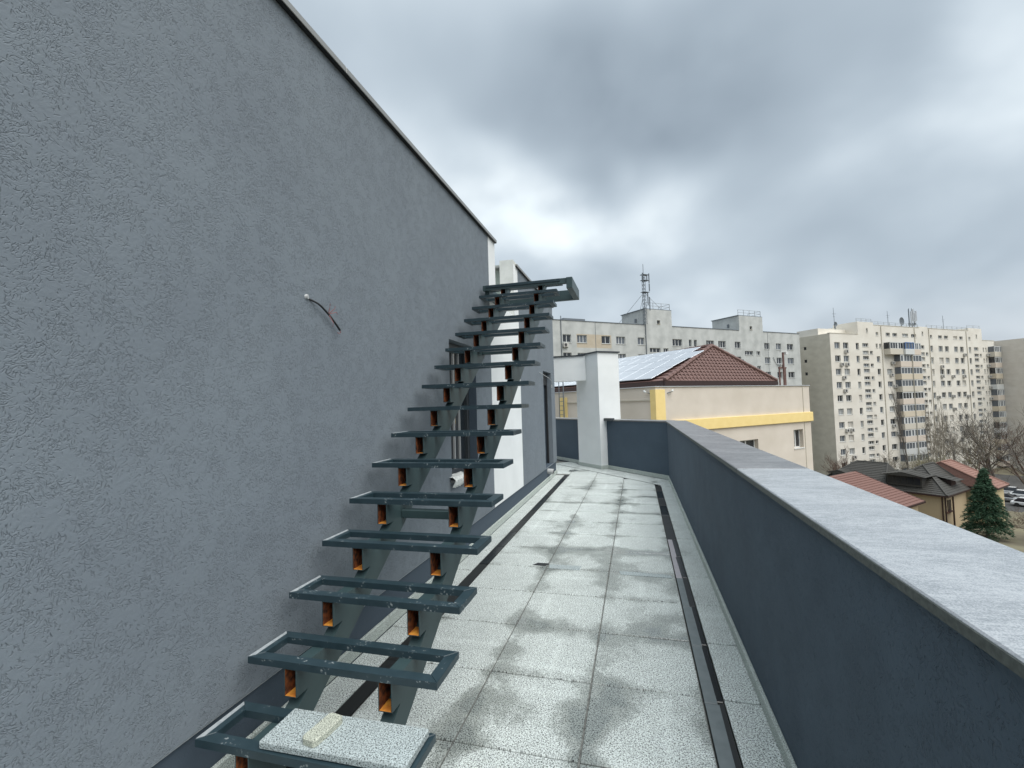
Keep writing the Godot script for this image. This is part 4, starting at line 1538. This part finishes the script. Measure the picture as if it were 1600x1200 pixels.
func tower() -> void:
	var B := Basis(Vector3(0.795, 0, -0.606).normalized(), Vector3.UP, Vector3(0.606, 0, 0.795).normalized())
	var t := thing("beige_tower_block", "ten storey beige apartment tower with many small windows and stacked balconies", "apartment block", Vector3(38.43, 0, -107.03), B)
	var holes := []
	var meta := []
	for r in 11:
		var y := 12.5 - 2.72 * r
		for c in [[1.3, 3.0, 2], [4.0, 5.7, 2], [38.3, 40.0, 2], [40.9, 42.5, 2], [44.8, 46.4, 2], [47.3, 48.9, 2]]:
			holes.append([c[0], y - 1.3, c[1], y - 0.05])
			meta.append(c[2])
		for c in [[8.1, 9.1], [35.0, 36.0], [51.2, 52.2]]:
			holes.append([c[0], y - 1.4, c[1], y - 0.05])
			meta.append(1)
		for x in [10.25, 30.6, 53.5]:
			holes.append([x, y - 0.8, x + 2.0, y - 0.05])
			meta.append(3)
			holes.append([x, y - 2.35, x + 2.0, y - 1.65])
			meta.append(3)
			holes.append([x + 2.45, y - 2.35, x + 3.4, y - 1.65])
			meta.append(1)
		for c in [[29.1, 29.8], [57.5, 58.1], [58.7, 59.25]]:
			holes.append([c[0], y - 1.0, c[1], y - 0.05])
			meta.append(1)
		if r == 0:
			for x in [14.8, 16.0]:
				holes.append([x, y - 1.0, x + 0.65, y - 0.05])
				meta.append(1)
		else:
			holes.append([14.9, y - 1.3, 16.0, y - 0.05])
			meta.append(1)
		if r > 1:
			holes.append([18.2, y - 1.2, 20.1, y - 0.05])
			meta.append(2)
	for c in [[15.0, 15.9, 1], [18.5, 20.0, 2], [20.9, 22.6, 2], [24.5, 26.7, 2], [27.8, 29.7, 2], [35.1, 36.0, 1], [38.4, 40.0, 2], [40.8, 42.5, 2], [44.7, 46.4, 2], [47.3, 48.8, 2], [51.3, 52.2, 1]]:
		holes.append([c[0], 14.2, c[1], 14.95])
		meta.append(c[2])
	for x in [11.8, 31.9, 54.7]:
		holes.append([x, 14.75, x + 0.6, 15.65])
		meta.append(1)
	var w := mb()
	# main facade, and the attic storey set on it from x = 9 on
	facade(w, 0, GROUND, 63.2, 14.25, holes.filter(func(h): return h[1] < 14.0), 0.3)
	facade(w, 9.0, 14.25, 57.5, 16.45, holes.filter(func(h): return h[1] > 14.0), 0.3)
	block_rest(w, 9.0, 14.25, 57.5, 16.45, 11.5)
	face(w, [Vector3(0, 14.25, 0), Vector3(63.2, 14.25, 0), Vector3(63.2, 14.25, -12), Vector3(0, 14.25, -12)], Vector3(30, 0, -6))
	face(w, [Vector3(63.2, GROUND, -12), Vector3(0, GROUND, -12), Vector3(0, 14.25, -12), Vector3(63.2, 14.25, -12)], Vector3(30, 0, -6))
	box(w, Vector3(0.1, 14.252, -7), Vector3(8.99, 15.6, -2.4))
	box(w, Vector3(9.01, 16.452, -5), Vector3(14.3, 17.0, -0.001))
	box(w, Vector3(31.0, 16.452, -5), Vector3(34.3, 16.75, -0.001))
	box(w, Vector3(51.5, 16.452, -5), Vector3(57.49, 17.15, -0.001))
	part("wall", fin(w), M.beige, t)
	for i in holes.size():
		var deep := 0.22
		put_window(t, holes[i], deep, meta[i], rng.randf())
	# blank gable at the left end
	var sd := mb()
	var gh := []
	for y in [12.0, 9.3, 6.6]:
		gh.append([-8.2, y - 0.65, -7.6, y])
	var gx := Transform3D(Basis(Vector3(0, 0, -1), Vector3.UP, Vector3(-1, 0, 0)), Vector3(-0.004, 0, 0))
	var gb := mb()
	facade(gb, 0, GROUND, 12, 14.25, [[5.0, 11.4, 5.6, 12.05], [5.0, 8.7, 5.6, 9.35], [5.0, 6.0, 5.6, 6.65]], 0.2)
	var ge := part("gable_wall", fin(gb), M.tan, t)
	ge.transform = Transform3D(Basis(Vector3(0, 0, -1), Vector3.UP, Vector3(-1, 0, 0)), Vector3(-0.004, 0, 0))
	var gw := mb()
	for y in [11.4, 8.7, 6.0]:
		box(gw, Vector3(5.0, y, -0.18), Vector3(5.6, y + 0.65, -0.14))
	part("pane", fin(gw), M.pane_dark, ge)
	# parapet copings and rails
	var cp := mb()
	box(cp, Vector3(-0.05, 14.252, -0.5), Vector3(8.98, 14.36, 0.06))
	box(cp, Vector3(14.31, 16.452, -0.5), Vector3(30.98, 16.55, 0.06))
	box(cp, Vector3(34.31, 16.452, -0.5), Vector3(51.48, 16.55, 0.06))
	box(cp, Vector3(57.52, 14.252, -0.5), Vector3(63.2, 14.36, 0.06))
	part("coping", fin(cp), M.tan, t)
	railing("railing", t, [Vector3(9.2, 17.0, -0.3), Vector3(14.2, 17.0, -0.3)], 0.75, 1.6)
	railing("railing", t, [Vector3(14.5, 16.55, -0.3), Vector3(31, 16.55, -0.3)], 0.75, 1.9)
	railing("railing", t, [Vector3(34.5, 16.55, -0.3), Vector3(51.5, 16.55, -0.3)], 0.75, 1.9)
	railing("railing", t, [Vector3(51.7, 17.15, -0.3), Vector3(57.3, 17.15, -0.3)], 0.75, 1.9)
	var dp := mb()
	for x in [16.8, 29.0, 34.6, 50.3]:
		bar(dp, Vector3(x, GROUND, 0.08), Vector3(x, 16.3 if x > 15 else 14, 0.08), 0.11, 0.11)
	part("downpipe", fin(dp), M.tan, t)
	# enclosed balconies
	var cl := [M.bal_a, M.bal_b, M.bal_c, M.ochre]
	for r in 11:
		var y := 12.7 - 2.72 * r
		var runs := [[20.9, 28.7, 7], [59.9, 63.1, 4]]
		if r == 0:
			runs = [[17.5, 22.2, 5], [22.26, 25.5, 3], [25.56, 28.7, 4], [59.9, 63.1, 4]]
		for q in runs:
			var blue: bool = r == 0 and q[0] > 22 and q[0] < 25
			var z := 1.25 if not blue else 1.6
			var pb := mb()
			box(pb, Vector3(q[0], y - 2.62, 0.001), Vector3(q[1], y - 1.40, z))
			var white: bool = blue or (q[0] > 50 and (r == 3 or r == 7)) or (q[0] < 50 and r == 8)
			var o := part("balcony", fin(pb), M.pvc if white else cl[(r * 2 + int(q[0])) % 3] if rng.randf() < 0.95 else cl[3], t)
			var gp := mb()
			box(gp, Vector3(q[0] + 0.06, y - 1.398, 0.001), Vector3(q[1] - 0.06, y, z - 0.08))
			part("pane", fin(gp), M.pane_mid if rng.randf() < 0.75 else M.pane_dark, o)
			var mu := mb()
			var n: int = q[2]
			for k in n + 1:
				var x := lerpf(q[0] + 0.05, q[1] - 0.05, float(k) / n)
				var wd := 0.14 if rng.randf() < 0.7 else 0.45
				box(mu, Vector3(x - wd / 2, y - 1.398, z - 0.079), Vector3(x + wd / 2, y - 0.02, z - 0.02))
			box(mu, Vector3(q[0], y - 0.12, z - 0.078), Vector3(q[1], y + 0.03, z))
			box(mu, Vector3(q[0], y - 1.397, z - 0.077), Vector3(q[1], y - 1.33, z - 0.015))
			part("frame", fin(mu), M.blue if blue else M.pvc if r != 3 or q[0] < 50 else M.tan, o)
			if not blue and q[0] < 50 and r > 0:
				var dv := mb()
				bar(dv, Vector3(25.0, y - 2.6, z + 0.02), Vector3(25.0, y, z + 0.02), 0.35, 0.05)
				part("divider", fin(dv), M.tan, o)
	var ac := ac_meshes()
	for p in [[4.2, 10.3], [2.6, 7.6], [4.3, 7.6], [3.1, 4.9], [3.2, 2.2], [18.9, 5.4], [19.6, 8.0], [20.0, 2.9], [3.0, -5.9], [4.5, -5.9], [4.7, -11.4], [18.6, -5.6], [20.0, -7.3], [19.6, -4.0], [38.4, 7.3], [42.8, 5.0], [47.5, 5.0], [48.4, 10.2], [38.3, 5.0], [36.2, 0.2], [42.3, 0.3], [48.9, 0.2], [42.4, -2.7], [58.9, 10.3], [58.8, 7.6], [58.9, 4.9], [59.0, 2.2], [58.9, -0.6]]:
		put_ac(t, p[0], p[1], ac[0], ac[1])
	# wing returning towards the viewer at the right end
	var wt := thing("beige_wing_block", "blank beige gable wing joining the right end of the tower block", "apartment block", t.transform * Vector3(63.2, 0, 0), B)
	var wb := mb()
	# facing left: x runs towards the viewer
	facade(wb, -12, GROUND, 42, 14.2, [[13.2, 11.6, 13.9, 12.2], [13.2, 8.9, 13.9, 9.5], [13.2, 6.2, 13.9, 6.8], [27.2, 11.6, 27.9, 12.2], [27.2, 8.9, 27.9, 9.5]], 0.2)
	block_rest(wb, -12, GROUND, 42, 14.2, 13.0)
	var wm := part("wall", fin(wb), M.wing, wt)
	wm.transform = Transform3D(Basis(Vector3(0, 0, 1), Vector3.UP, Vector3(-1, 0, 0)), Vector3.ZERO)
	var wp := mb()
	for q in [[13.2, 11.6], [13.2, 8.9], [13.2, 6.2], [27.2, 11.6], [27.2, 8.9]]:
		box(wp, Vector3(q[0], q[1], -0.19), Vector3(q[0] + 0.7, q[1] + 0.6, -0.15))
	part("pane", fin(wp), M.pane_dark, wm)
	var sm := mb()
	for k in 9:
		box(sm, Vector3(0.5, 11.0 - k * 2.72, 0.001), Vector3(41.9, 11.04 - k * 2.72, 0.02))
	part("panel_joint", fin(sm), M.tan, wm)
	# roof antennas: each stands on the roof
	var aerials := [[5.6, -2.5, 15.62, 4.6, "thin whip aerial above a round dish left on the tower roof"], [22.4, -1.5, 16.56, 3.6, "thin whip aerial standing mid roof, left of the dish"], [44.2, -1.5, 16.56, 3.6, "thin whip aerial alone on the right half of the tower roof"]]
	for a in aerials:
		var o := thing("whip_aerial", a[4], "aerial", t.transform * Vector3(a[0], a[2], a[1]), B, "whip aerials on the tower roof")
		var st := mb()
		rod(st, [Vector3.ZERO, Vector3(0, a[3] * 0.5, 0), Vector3(-0.1, a[3], 0)], 0.06, 0.035, 5)
		part("pole", fin(st), M.mast, o)
		var cr := mb()
		bar(cr, Vector3(-0.5, a[3] * 0.72, 0), Vector3(0.7, a[3] * 0.72, 0), 0.04, 0.04)
		bar(cr, Vector3(-0.3, a[3] * 0.6, 0), Vector3(0.3, a[3] * 0.6, 0), 0.04, 0.04)
		part("cross_arm", fin(cr), M.mast, o)
	for q in [[5.7, 15.62, -2.3, 0.55, "small round dish at the left end of the tower roof"], [26.6, 16.5, -1.0, 0.95, "large round grey dish near the middle of the tower roof"]]:
		var o := thing("satellite_dish", q[4], "dish", t.transform * Vector3(q[0], q[1], q[2]), B)
		var ds := mb()
		ds.set_smooth_group(0)
		var c := Vector3(0, q[3] + 0.5, 0)
		for k in 12:
			var a0 := TAU * k / 12
			var a1 := TAU * (k + 1) / 12
			var p: Vector3 = Vector3(cos(a0), sin(a0), 0) * q[3]
			var p1: Vector3 = Vector3(cos(a1), sin(a1), 0) * q[3]
			face(ds, [c + p, c + p1, c + Vector3(0, 0, -0.3)], c + Vector3(0, 0, -5))
		part("reflector", fin(ds), M.mast, o)
		var pk := mb()
		bar(pk, Vector3.ZERO, c + Vector3(0, 0, -0.35), 0.1, 0.1)
		part("post", fin(pk), M.mast, o)
	var cm := thing("cell_antenna_cluster", "cluster of pale panel antennas on a frame at mid tower roof", "antenna", t.transform * Vector3(31.2, 16.76, -1.2), B)
	for q in [[-0.9, 1.0, 3.7], [-0.2, 1.4, 4.2], [0.9, 1.5, 3.9], [0.4, 1.0, 3.4]]:
		var pn := mb()
		bev(pn, Vector3(q[0] - 0.2, q[1], 0.1), Vector3(q[0] + 0.2, q[2], 0.35), 0.04)
		part("panel_antenna", fin(pn), M.alu, cm)
	for q in [[-0.9, -0.2], [-0.2, 0], [0.9, -0.2], [0.3, -0.9]]:
		var pk := mb()
		bar(pk, Vector3(q[0], 0, q[1]), Vector3(q[0], 4.4, q[1]), 0.09, 0.09)
		part("pole", fin(pk), M.mast, cm)
	for q in [[-0.5, 0.6], [0.5, 0.9], [-1.6, 0.7]]:
		var rb := mb()
		bev(rb, Vector3(q[0] - 0.25, q[1] - 0.4, 0.0), Vector3(q[0] + 0.25, q[1] + 0.3, 0.3), 0.04)
		part("radio_unit", fin(rb), M.mast, cm)

# a house on the street grid: local x along ST, z along FR, origin at the near corner of the eaves, y = world height
func hip_house(called: String, label: String, K: Vector3, w: float, d: float, eave: float, ridge: float, h0: float, h1: float, roofm: Material, wallm: Material, rows: int) -> Node3D:
	var t := thing(called, label, "house", K, Basis(ST.normalized(), Vector3.UP, FR.normalized()))
	var wl := mb()
	box(wl, Vector3(0.5, GROUND, -d + 0.5), Vector3(w - 0.5, eave - 0.05, -0.5))
	part("wall", fin(wl), wallm, t)
	var a := Vector3(0, eave, 0)
	var b := Vector3(w, eave, 0)
	var c := Vector3(w, eave, -d)
	var e := Vector3(0, eave, -d)
	var r0 := Vector3(h0, ridge, -d / 2)
	var r1 := Vector3(w - h1, ridge, -d / 2)
	var rf := mb()
	slope(rf, a, b, r1, r0, rows, 0.05)
	slope(rf, b, c, r1, r1, rows, 0.05)
	slope(rf, c, e, r0, r1, rows, 0.05)
	slope(rf, e, a, r0, r0, rows, 0.05)
	var ro := part("roof", fin(rf), roofm, t)
	var hp := mb()
	for s in [[a, r0], [e, r0], [b, r1], [c, r1], [r0, r1]]:
		if (s[1] - s[0]).length() > 0.1:
			rod(hp, [s[0] + Vector3(0, 0.06, 0), s[1] + Vector3(0, 0.06, 0)], 0.13, 0.13, 6)
	part("ridge_cap", fin(hp), roofm, ro)
	var gt := mb()
	for s in [[a, b], [b, c], [c, e], [e, a]]:
		bar(gt, s[0] + Vector3(0, -0.1, 0), s[1] + Vector3(0, -0.1, 0), 0.16, 0.2)
	part("gutter", fin(gt), M.eave, t)
	return t

func houses() -> void:
	# two-part dark roofed house
	var K := Vector3(40.7, 0, -77.35)
	var t := hip_house("dark_roofed_house", "ochre house with dark brown hip roof and wide dormer below the tower", K, 9.25, 8.2, -12.7, -9.3, 5.0, 0.25, M.tile_dark, M.ochre, 15)
	# wing behind it
	var wl := mb()
	box(wl, Vector3(0.4, GROUND, -16.2), Vector3(8.2, -12.8, -8.0))
	part("wall", fin(wl), M.ochre, t)
	var rf := mb()
	var a := Vector3(-0.3, -12.7, -7.0)
	var e := Vector3(-0.3, -12.7, -16.6)
	var b := Vector3(8.8, -12.7, -7.0)
	var c := Vector3(8.8, -12.7, -16.6)
	var r0 := Vector3(4.25, -9.32, -8.2)
	var r1 := Vector3(4.25, -9.32, -12.4)
	slope(rf, e, a, r0, r1, 15, 0.05)
	slope(rf, b, c, r1, r0, 15, 0.05)
	slope(rf, c, e, r1, r1, 15, 0.05)
	slope(rf, a, b, r0, r0, 15, 0.05)
	part("roof", fin(rf), M.tile_dark, t)
	var rc := mb()
	rod(rc, [a, r0], 0.13, 0.13, 6)
	rod(rc, [e, r1], 0.13, 0.13, 6)
	rod(rc, [r0, r1], 0.13, 0.13, 6)
	part("ridge_cap", fin(rc), M.tile_dark, t)
	# dormers looking left, and one looking to the front
	for q in [[0.75, -7.1, -2.9, -11.7, -10.45, -9.95], [0.5, -14.6, -12.2, -11.9, -11.0, -10.5]]:
		var s := mb()
		box(s, Vector3(q[0], q[3] - 0.3, q[1]), Vector3(q[0] + 4.0, q[4], q[2]))
		var o := part("dormer", fin(s), M.tile_dark, t)
		var mid: float = (q[1] + q[2]) / 2
		var rr := mb()
		var x0: float = q[0] - 0.6
		slope(rr, Vector3(x0, q[4] - 0.05, q[2] + 0.6), Vector3(x0 + 4.2, q[4] - 0.05, q[2] + 0.6), Vector3(x0 + 4.2, q[5], mid), Vector3(x0, q[5], mid), 6, 0.05)
		slope(rr, Vector3(x0, q[4] - 0.05, q[1] - 0.6), Vector3(x0 + 4.2, q[4] - 0.05, q[1] - 0.6), Vector3(x0 + 4.2, q[5], mid), Vector3(x0, q[5], mid), 6, 0.05)
		face(rr, [Vector3(x0 + 0.05, q[4] - 0.06, q[2] + 0.6), Vector3(x0 + 0.05, q[4] - 0.06, q[1] - 0.6), Vector3(x0 + 0.05, q[5] - 0.01, mid)], Vector3(50, 0, mid))
		part("dormer_roof", fin(rr), M.tile_dark, o)
		var n := int((q[2] - q[1]) / 0.75)
		for k in n:
			var pn := mb()
			var z0: float = q[1] + 0.15 + k * (q[2] - q[1] - 0.3) / n
			box(pn, Vector3(q[0] - 0.05, q[3], z0 + 0.04), Vector3(q[0] - 0.003, q[4] - 0.15, z0 + (q[2] - q[1] - 0.3) / n - 0.04))
			part("pane", fin(pn), M.pane_dark, o)
	var s2 := mb()
	box(s2, Vector3(4.7, -12.4, -3.4), Vector3(6.5, -11.1, -0.9))
	var o2 := part("dormer", fin(s2), M.eave, t)
	var r2 := mb()
	slope(r2, Vector3(4.2, -11.15, -0.1), Vector3(7.0, -11.15, -0.1), Vector3(7.0, -10.5, -3.2), Vector3(4.2, -10.5, -3.2), 5, 0.06)
	part("dormer_roof", fin(r2), M.tile_dark, o2)
	# window and downpipes on the front
	var m := window_mesh(1.2, 1.5, 2)
	var w := part("window", m[0], M.eave, t, Vector3(1.4, -15.0, -0.44))
	part("pane", m[1], M.pane_dark, w)
	var sur := mb()
	box(sur, Vector3(1.2, -15.25, -0.497), Vector3(2.8, -15.07, -0.35))
	part("window_sill", fin(sur), M.tile_pink, t)
	var dp := mb()
	for x in [0.62, 3.4]:
		bar(dp, Vector3(x, GROUND, -0.42), Vector3(x, -12.8, -0.42), 0.14, 0.14)
	bar(dp, Vector3(0.42, GROUND, -0.7), Vector3(0.42, -12.8, -0.7), 0.14, 0.14)
	part("downpipe", fin(dp), M.eave, t)
	# red roofed house at its right end
	var t3 := hip_house("red_roofed_house", "yellow house with faded red tiled hip roof behind the green conifer", K + ST * 9.0 + FR * 2.8, 5.2, 12.2, -12.3, -9.15, 0.3, 0.9, M.tile_pink, M.cream_yellow, 16)
	# brown red roof in front
	var E := Vector3(37.0, 0, -75.2)
	var t2 := thing("gabled_house", "house with brown red tiled gable roof just beyond the parapet", "house", E, Basis(ST.normalized(), Vector3.UP, FR.normalized()))
	var wb := mb()
	box(wb, Vector3(-15.6, GROUND, -15.4), Vector3(-0.5, -13.1, -0.6))
	face(wb, [Vector3(-0.5, -13.1, -0.6), Vector3(-0.5, -13.1, -15.4), Vector3(-0.5, -10.0, -8)], Vector3(-5, -12, -8))
	face(wb, [Vector3(-15.6, -13.1, -0.6), Vector3(-15.6, -13.1, -15.4), Vector3(-15.6, -10.0, -8)], Vector3(-5, -12, -8))
	part("wall", fin(wb), M.ochre, t2)
	var rg := mb()
	slope(rg, Vector3(-16, -13.0, 0), Vector3(0, -13.0, 0), Vector3(0, -9.85, -8), Vector3(-16, -9.85, -8), 18, 0.06)
	slope(rg, Vector3(0, -13.0, -16), Vector3(-16, -13.0, -16), Vector3(-16, -9.85, -8), Vector3(0, -9.85, -8), 18, 0.06)
	var g2 := part("roof", fin(rg), M.tile_brown, t2)
	var vb := mb()
	bar(vb, Vector3(0.05, -13.08, 0), Vector3(0.05, -9.9, -8), 0.14, 0.26)
	bar(vb, Vector3(0.05, -13.08, -16), Vector3(0.05, -9.9, -8), 0.14, 0.26)
	bar(vb, Vector3(-16, -13.1, 0.05), Vector3(0, -13.1, 0.05), 0.14, 0.2)
	part("barge_board", fin(vb), M.eave, g2)
	# low red shed roof at the right edge
	var sh := thing("red_shed", "low shed with a red roof at the right edge below the coping", "shed", Vector3(33.2, GROUND, -44.2), Basis(ST.normalized(), Vector3.UP, FR.normalized()))
	var sw := mb()
	box(sw, Vector3(0.2, 0, -4.8), Vector3(6.8, 2.5, -0.2))
	part("wall", fin(sw), M.cream, sh)
	var sr := mb()
	slope(sr, Vector3(0, 2.5, 0), Vector3(7, 2.5, 0), Vector3(7, 3.5, -5), Vector3(0, 3.5, -5), 8, 0.05)
	part("roof", fin(sr), M.carred, sh)

# ---------------------------------------------------------------- trees
func tree_branch(trunk: SurfaceTool, crown: SurfaceTool, r: RandomNumberGenerator, p: Vector3, d: Vector3, len: float, rad: float, level: int, most: int, up: float, spread: float, ends: Array) -> void:
	var pts := [p]
	var n := 3
	var q := p
	for i in n:
		var wob := (0.12 if up < 0.6 else 0.05) if level > 0 else 0.03 + 0.06 * spread
		d = (d + Vector3(r.randfn(0, wob), r.randfn(0, 0.06) + up * 0.12, r.randfn(0, wob))).normalized()
		q += d * len / n
		pts.append(q)
	rod(trunk if level < 2 else crown, pts, rad, rad * 0.62, 6 if level == 0 else 4 if level < 3 else 3)
	if level >= most:
		ends.append(q)
		return
	var kids := r.randi_range(3, 4) if level < most - 1 else 4
	for k in kids:
		var f := r.randf_range(0.35, 1.0) if k > 0 else 1.0
		var at: Vector3 = pts[0].lerp(pts[3], f)
		if f > 0.66:
			at = pts[2].lerp(pts[3], (f - 0.66) * 3)
		else:
			at = pts[1].lerp(pts[2], (f - 0.33) * 3)
		var side := Vector3(r.randfn(0, 1), r.randfn(0, 0.45), r.randfn(0, 1)).normalized()
		var nd := (d + side * spread * (0.55 if k == 0 else 1.0) + Vector3(0, up, 0)).normalized()
		tree_branch(trunk, crown, r, at, nd, len * r.randf_range(0.58, 0.8), maxf(rad * (0.62 if k == 0 else 0.46), 0.016), level + 1, most, up, spread, ends)

func bare_tree(called: String, label: String, cat: String, at: Vector3, h: float, rad: float, most: int, up: float, spread: float, stems: int, m: Material, sd: int, buds := 0, grp := "") -> void:
	var r := RandomNumberGenerator.new()
	r.seed = sd
	var t := thing(called, label, cat, at, Basis(), grp)
	var tr := mb()
	var cr := mb()
	var ends := []
	for s in stems:
		var lean := Vector3(0, 1, 0) if stems == 1 else Vector3(r.randfn(0, 0.35), 1, r.randfn(0, 0.35)).normalized()
		tree_branch(tr, cr, r, Vector3(r.randfn(0, 0.2), 0, r.randfn(0, 0.2)) * (0 if stems == 1 else 1), lean, h * (0.36 if up < 0.6 else 0.48), rad / sqrt(stems), 0, most, up, spread, ends)
	part("trunk", fin(tr), m, t)
	part("crown", fin(cr), m, t)
	if buds > 0:
		var b := mb()
		for e in ends:
			for k in buds:
				var p: Vector3 = e + Vector3(r.randfn(0, 0.25), r.randfn(0, 0.25), r.randfn(0, 0.25))
				var u := Vector3(r.randfn(0, 1), r.randfn(0, 1), r.randfn(0, 1)).normalized() * 0.09
				var v := Vector3(r.randfn(0, 1), r.randfn(0, 1), r.randfn(0, 1)).normalized() * 0.09
				face(b, [p, p + u, p + v], p - Vector3(0, 5, 0))
		var o := part("buds", fin(b), M.bud, t)
		o.set_meta("kind", "stuff")

func trees() -> void:
	var G := GROUND
	bare_tree("poplar_tree", "tall slim dark bare tree in front of the balcony stack", "tree", Vector3(46.6, G, -98.1), 16.5, 0.17, 4, 1.1, 0.5, 1, M.bark, 101)
	bare_tree("poplar_tree", "pale slim bare tree with upright twigs, right of the balcony stack", "tree", Vector3(50.2, G, -99.5), 14.5, 0.2, 4, 1.2, 0.45, 2, M.bark_pale, 102)
	bare_tree("bare_tree", "dark forked bare tree behind the red roof", "tree", Vector3(56.0, G, -103.5), 14.0, 0.30, 5, 0.25, 0.85, 1, M.bark, 103)
	bare_tree("bare_tree", "broad bare tree with wide twiggy crown behind the conifer", "tree", Vector3(66.0, G, -111.5), 15.5, 0.36, 5, 0.18, 0.95, 2, M.bark, 104)
	bare_tree("bare_tree", "brown twiggy bare tree at the right edge, beside the parked cars", "tree", Vector3(72.0, G, -111.0), 15.0, 0.30, 5, 0.1, 1.0, 2, M.bark_brown, 105)
	bare_tree("bare_tree", "pale low tree of fine twigs, left of the slim dark tree", "tree", Vector3(43.6, G, -97.0), 9.0, 0.2, 5, 0.2, 0.85, 3, M.bark_pale, 106)
	bare_tree("budding_tree", "small tree with yellow green buds between two bare trunks", "tree", Vector3(52.6, G, -103.0), 9.0, 0.18, 4, 0.2, 0.85, 3, M.bark_pale, 107, 5)
	bare_tree("budding_tree", "spreading tree with ochre buds above the right of the red roof", "tree", Vector3(62.0, G, -108.0), 10.5, 0.22, 4, 0.15, 0.95, 3, M.bark_brown, 108, 4)
	bare_tree("bare_tree", "reddish bare shrubby tree beside the cream building corner", "tree", Vector3(35.4, G, -100.0), 8.2, 0.16, 4, 0.3, 0.8, 4, M.bark_brown, 109)
	bare_tree("bare_tree", "thin upright bare tree left of the dark house roof", "tree", Vector3(38.6, G, -103.0), 9.6, 0.18, 4, 0.35, 0.7, 2, M.bark_brown, 110)
	bare_tree("bare_shrub", "low reddish bare shrub below the parked cars, right edge", "shrub", Vector3(48.6, G, -74.0), 5.2, 0.12, 4, 0.15, 1.0, 4, M.bark_brown, 111)
	bare_tree("bare_tree", "dark leaning bare tree overhanging the parked cars", "tree", Vector3(62.5, G, -95.0), 10.5, 0.26, 4, 0.05, 1.05, 1, M.bark, 112)
	bare_tree("bare_tree", "greyish bare tree before the blank wing wall", "tree", Vector3(78.0, G, -122.0), 16.0, 0.32, 4, 0.2, 0.9, 2, M.bark_pale, 113)
	bare_tree("bare_tree", "fine twigged pale bare tree between the forked tree and the broad tree", "tree", Vector3(59.5, G, -107.0), 14.0, 0.24, 5, 0.2, 0.9, 2, M.bark_pale, 114)
	bare_tree("bare_tree", "tall bare tree close before the right hand balcony stack", "tree", Vector3(71.0, G, -119.0), 16.5, 0.28, 5, 0.22, 0.85, 1, M.bark, 115)
	bare_tree("budding_tree", "yellowish budding thicket tree behind the dormer roof", "tree", Vector3(49.0, G, -101.0), 8.0, 0.16, 4, 0.2, 0.9, 4, M.bark_pale, 116, 4)
	conifer()

func conifer() -> void:
	var r := RandomNumberGenerator.new()
	r.seed = 120
	var t := thing("conifer_tree", "dense dark green conifer standing against the dark roofed house", "tree", Vector3(43.9, GROUND, -75.6))
	var h := 9.1
	var tk := mb()
	rod(tk, [Vector3.ZERO, Vector3(0, h * 0.5, 0), Vector3(0, h, 0)], 0.2, 0.03, 7)
	part("trunk", fin(tk), M.bark, t)
	var c := mb()
	for k in 620:
		var f := pow(r.randf(), 0.8)
		var y := 0.5 + f * (h - 0.6)
		var reach := (1.0 - pow(f, 1.35)) * 2.65 * r.randf_range(0.55, 1.08) + 0.12
		var a := r.randf() * TAU
		var tip := Vector3(cos(a) * reach, y - reach * 0.22 + r.randfn(0, 0.05), sin(a) * reach)
		var root := Vector3(0, y + 0.1, 0)
		var side := Vector3(-sin(a), 0, cos(a))
		var n := int(10 + reach * 24)
		for i in n:
			var u := sqrt(r.randf())
			var p := root.lerp(tip, u)
			p.y += sin(u * PI) * 0.12 * reach
			p += side * r.randfn(0, 0.16) * (0.4 + u) + Vector3(0, r.randfn(0, 0.06), 0)
			var d := ((tip - root).normalized() * 0.8 + side * r.randfn(0, 0.5) + Vector3(0, r.randfn(0.05, 0.3), 0)).normalized()
			var ln := r.randf_range(0.18, 0.34)
			var w := d.cross(Vector3(r.randfn(0, 1), r.randfn(0, 1), r.randfn(0, 1))).normalized() * r.randf_range(0.03, 0.06)
			var g := r.randf_range(0.7, 1.25)
			c.set_color(Color(0.032 * g, 0.078 * g, 0.040 * g))
			c.add_vertex(p - w)
			c.add_vertex(p + w)
			c.add_vertex(p + d * ln)
	part("crown", fin(c), M.needle, t)

# ---------------------------------------------------------------- cars
func cars() -> void:
	var spots := [[66.5, -107.0, "carwhite", "white parked car, farthest of the row under the bare trees"], [66.2, -103.6, "carwhite", "white parked car nearest the right edge of the parking strip"], [61.5, -101.0, "carsilver", "silver parked car at the left end of the row"], [61.8, -96.2, "carwhite", "white parked car in front of the leaning bare tree"]]
	for s in spots:
		var t := thing("parked_car", s[3], "car", Vector3(s[0], GROUND + 0.01, s[1]), Basis(FR.normalized(), Vector3.UP, -ST.normalized()), "cars parked under the trees")
		var b := mb()
		bev(b, Vector3(-2.1, 0.3, -0.86), Vector3(2.1, 0.85, 0.86), 0.12)
		var pr := [Vector2(-1.7, 0.85), Vector2(1.15, 0.85), Vector2(0.35, 1.45), Vector2(-1.15, 1.45)]
		var L := []
		var R := []
		for p in pr:
			var z := 0.8 if p.y < 1.0 else 0.64
			L.append(Vector3(p.x, p.y, -z))
			R.append(Vector3(p.x, p.y, z))
		var cc := Vector3(-0.3, 1.1, 0)
		face(b, [R[2], R[3], L[3], L[2]], cc)
		part("body", fin(b), M[s[2]], t)
		var g := mb()
		face(g, L, cc)
		face(g, R, cc)
		for i in [1, 3]:
			var j: int = (i + 1) % 4
			face(g, [L[i], L[j], R[j], R[i]], cc)
		part("window", fin(g), M.pane_dark, t)
		for x in [-1.3, 1.3]:
			for z in [-0.8, 0.8]:
				var w := mb()
				rod(w, [Vector3(x, 0.32, z - 0.1), Vector3(x, 0.32, z + 0.1)], 0.32, 0.32, 12)
				part("wheel", fin(w), M.tyre, t)
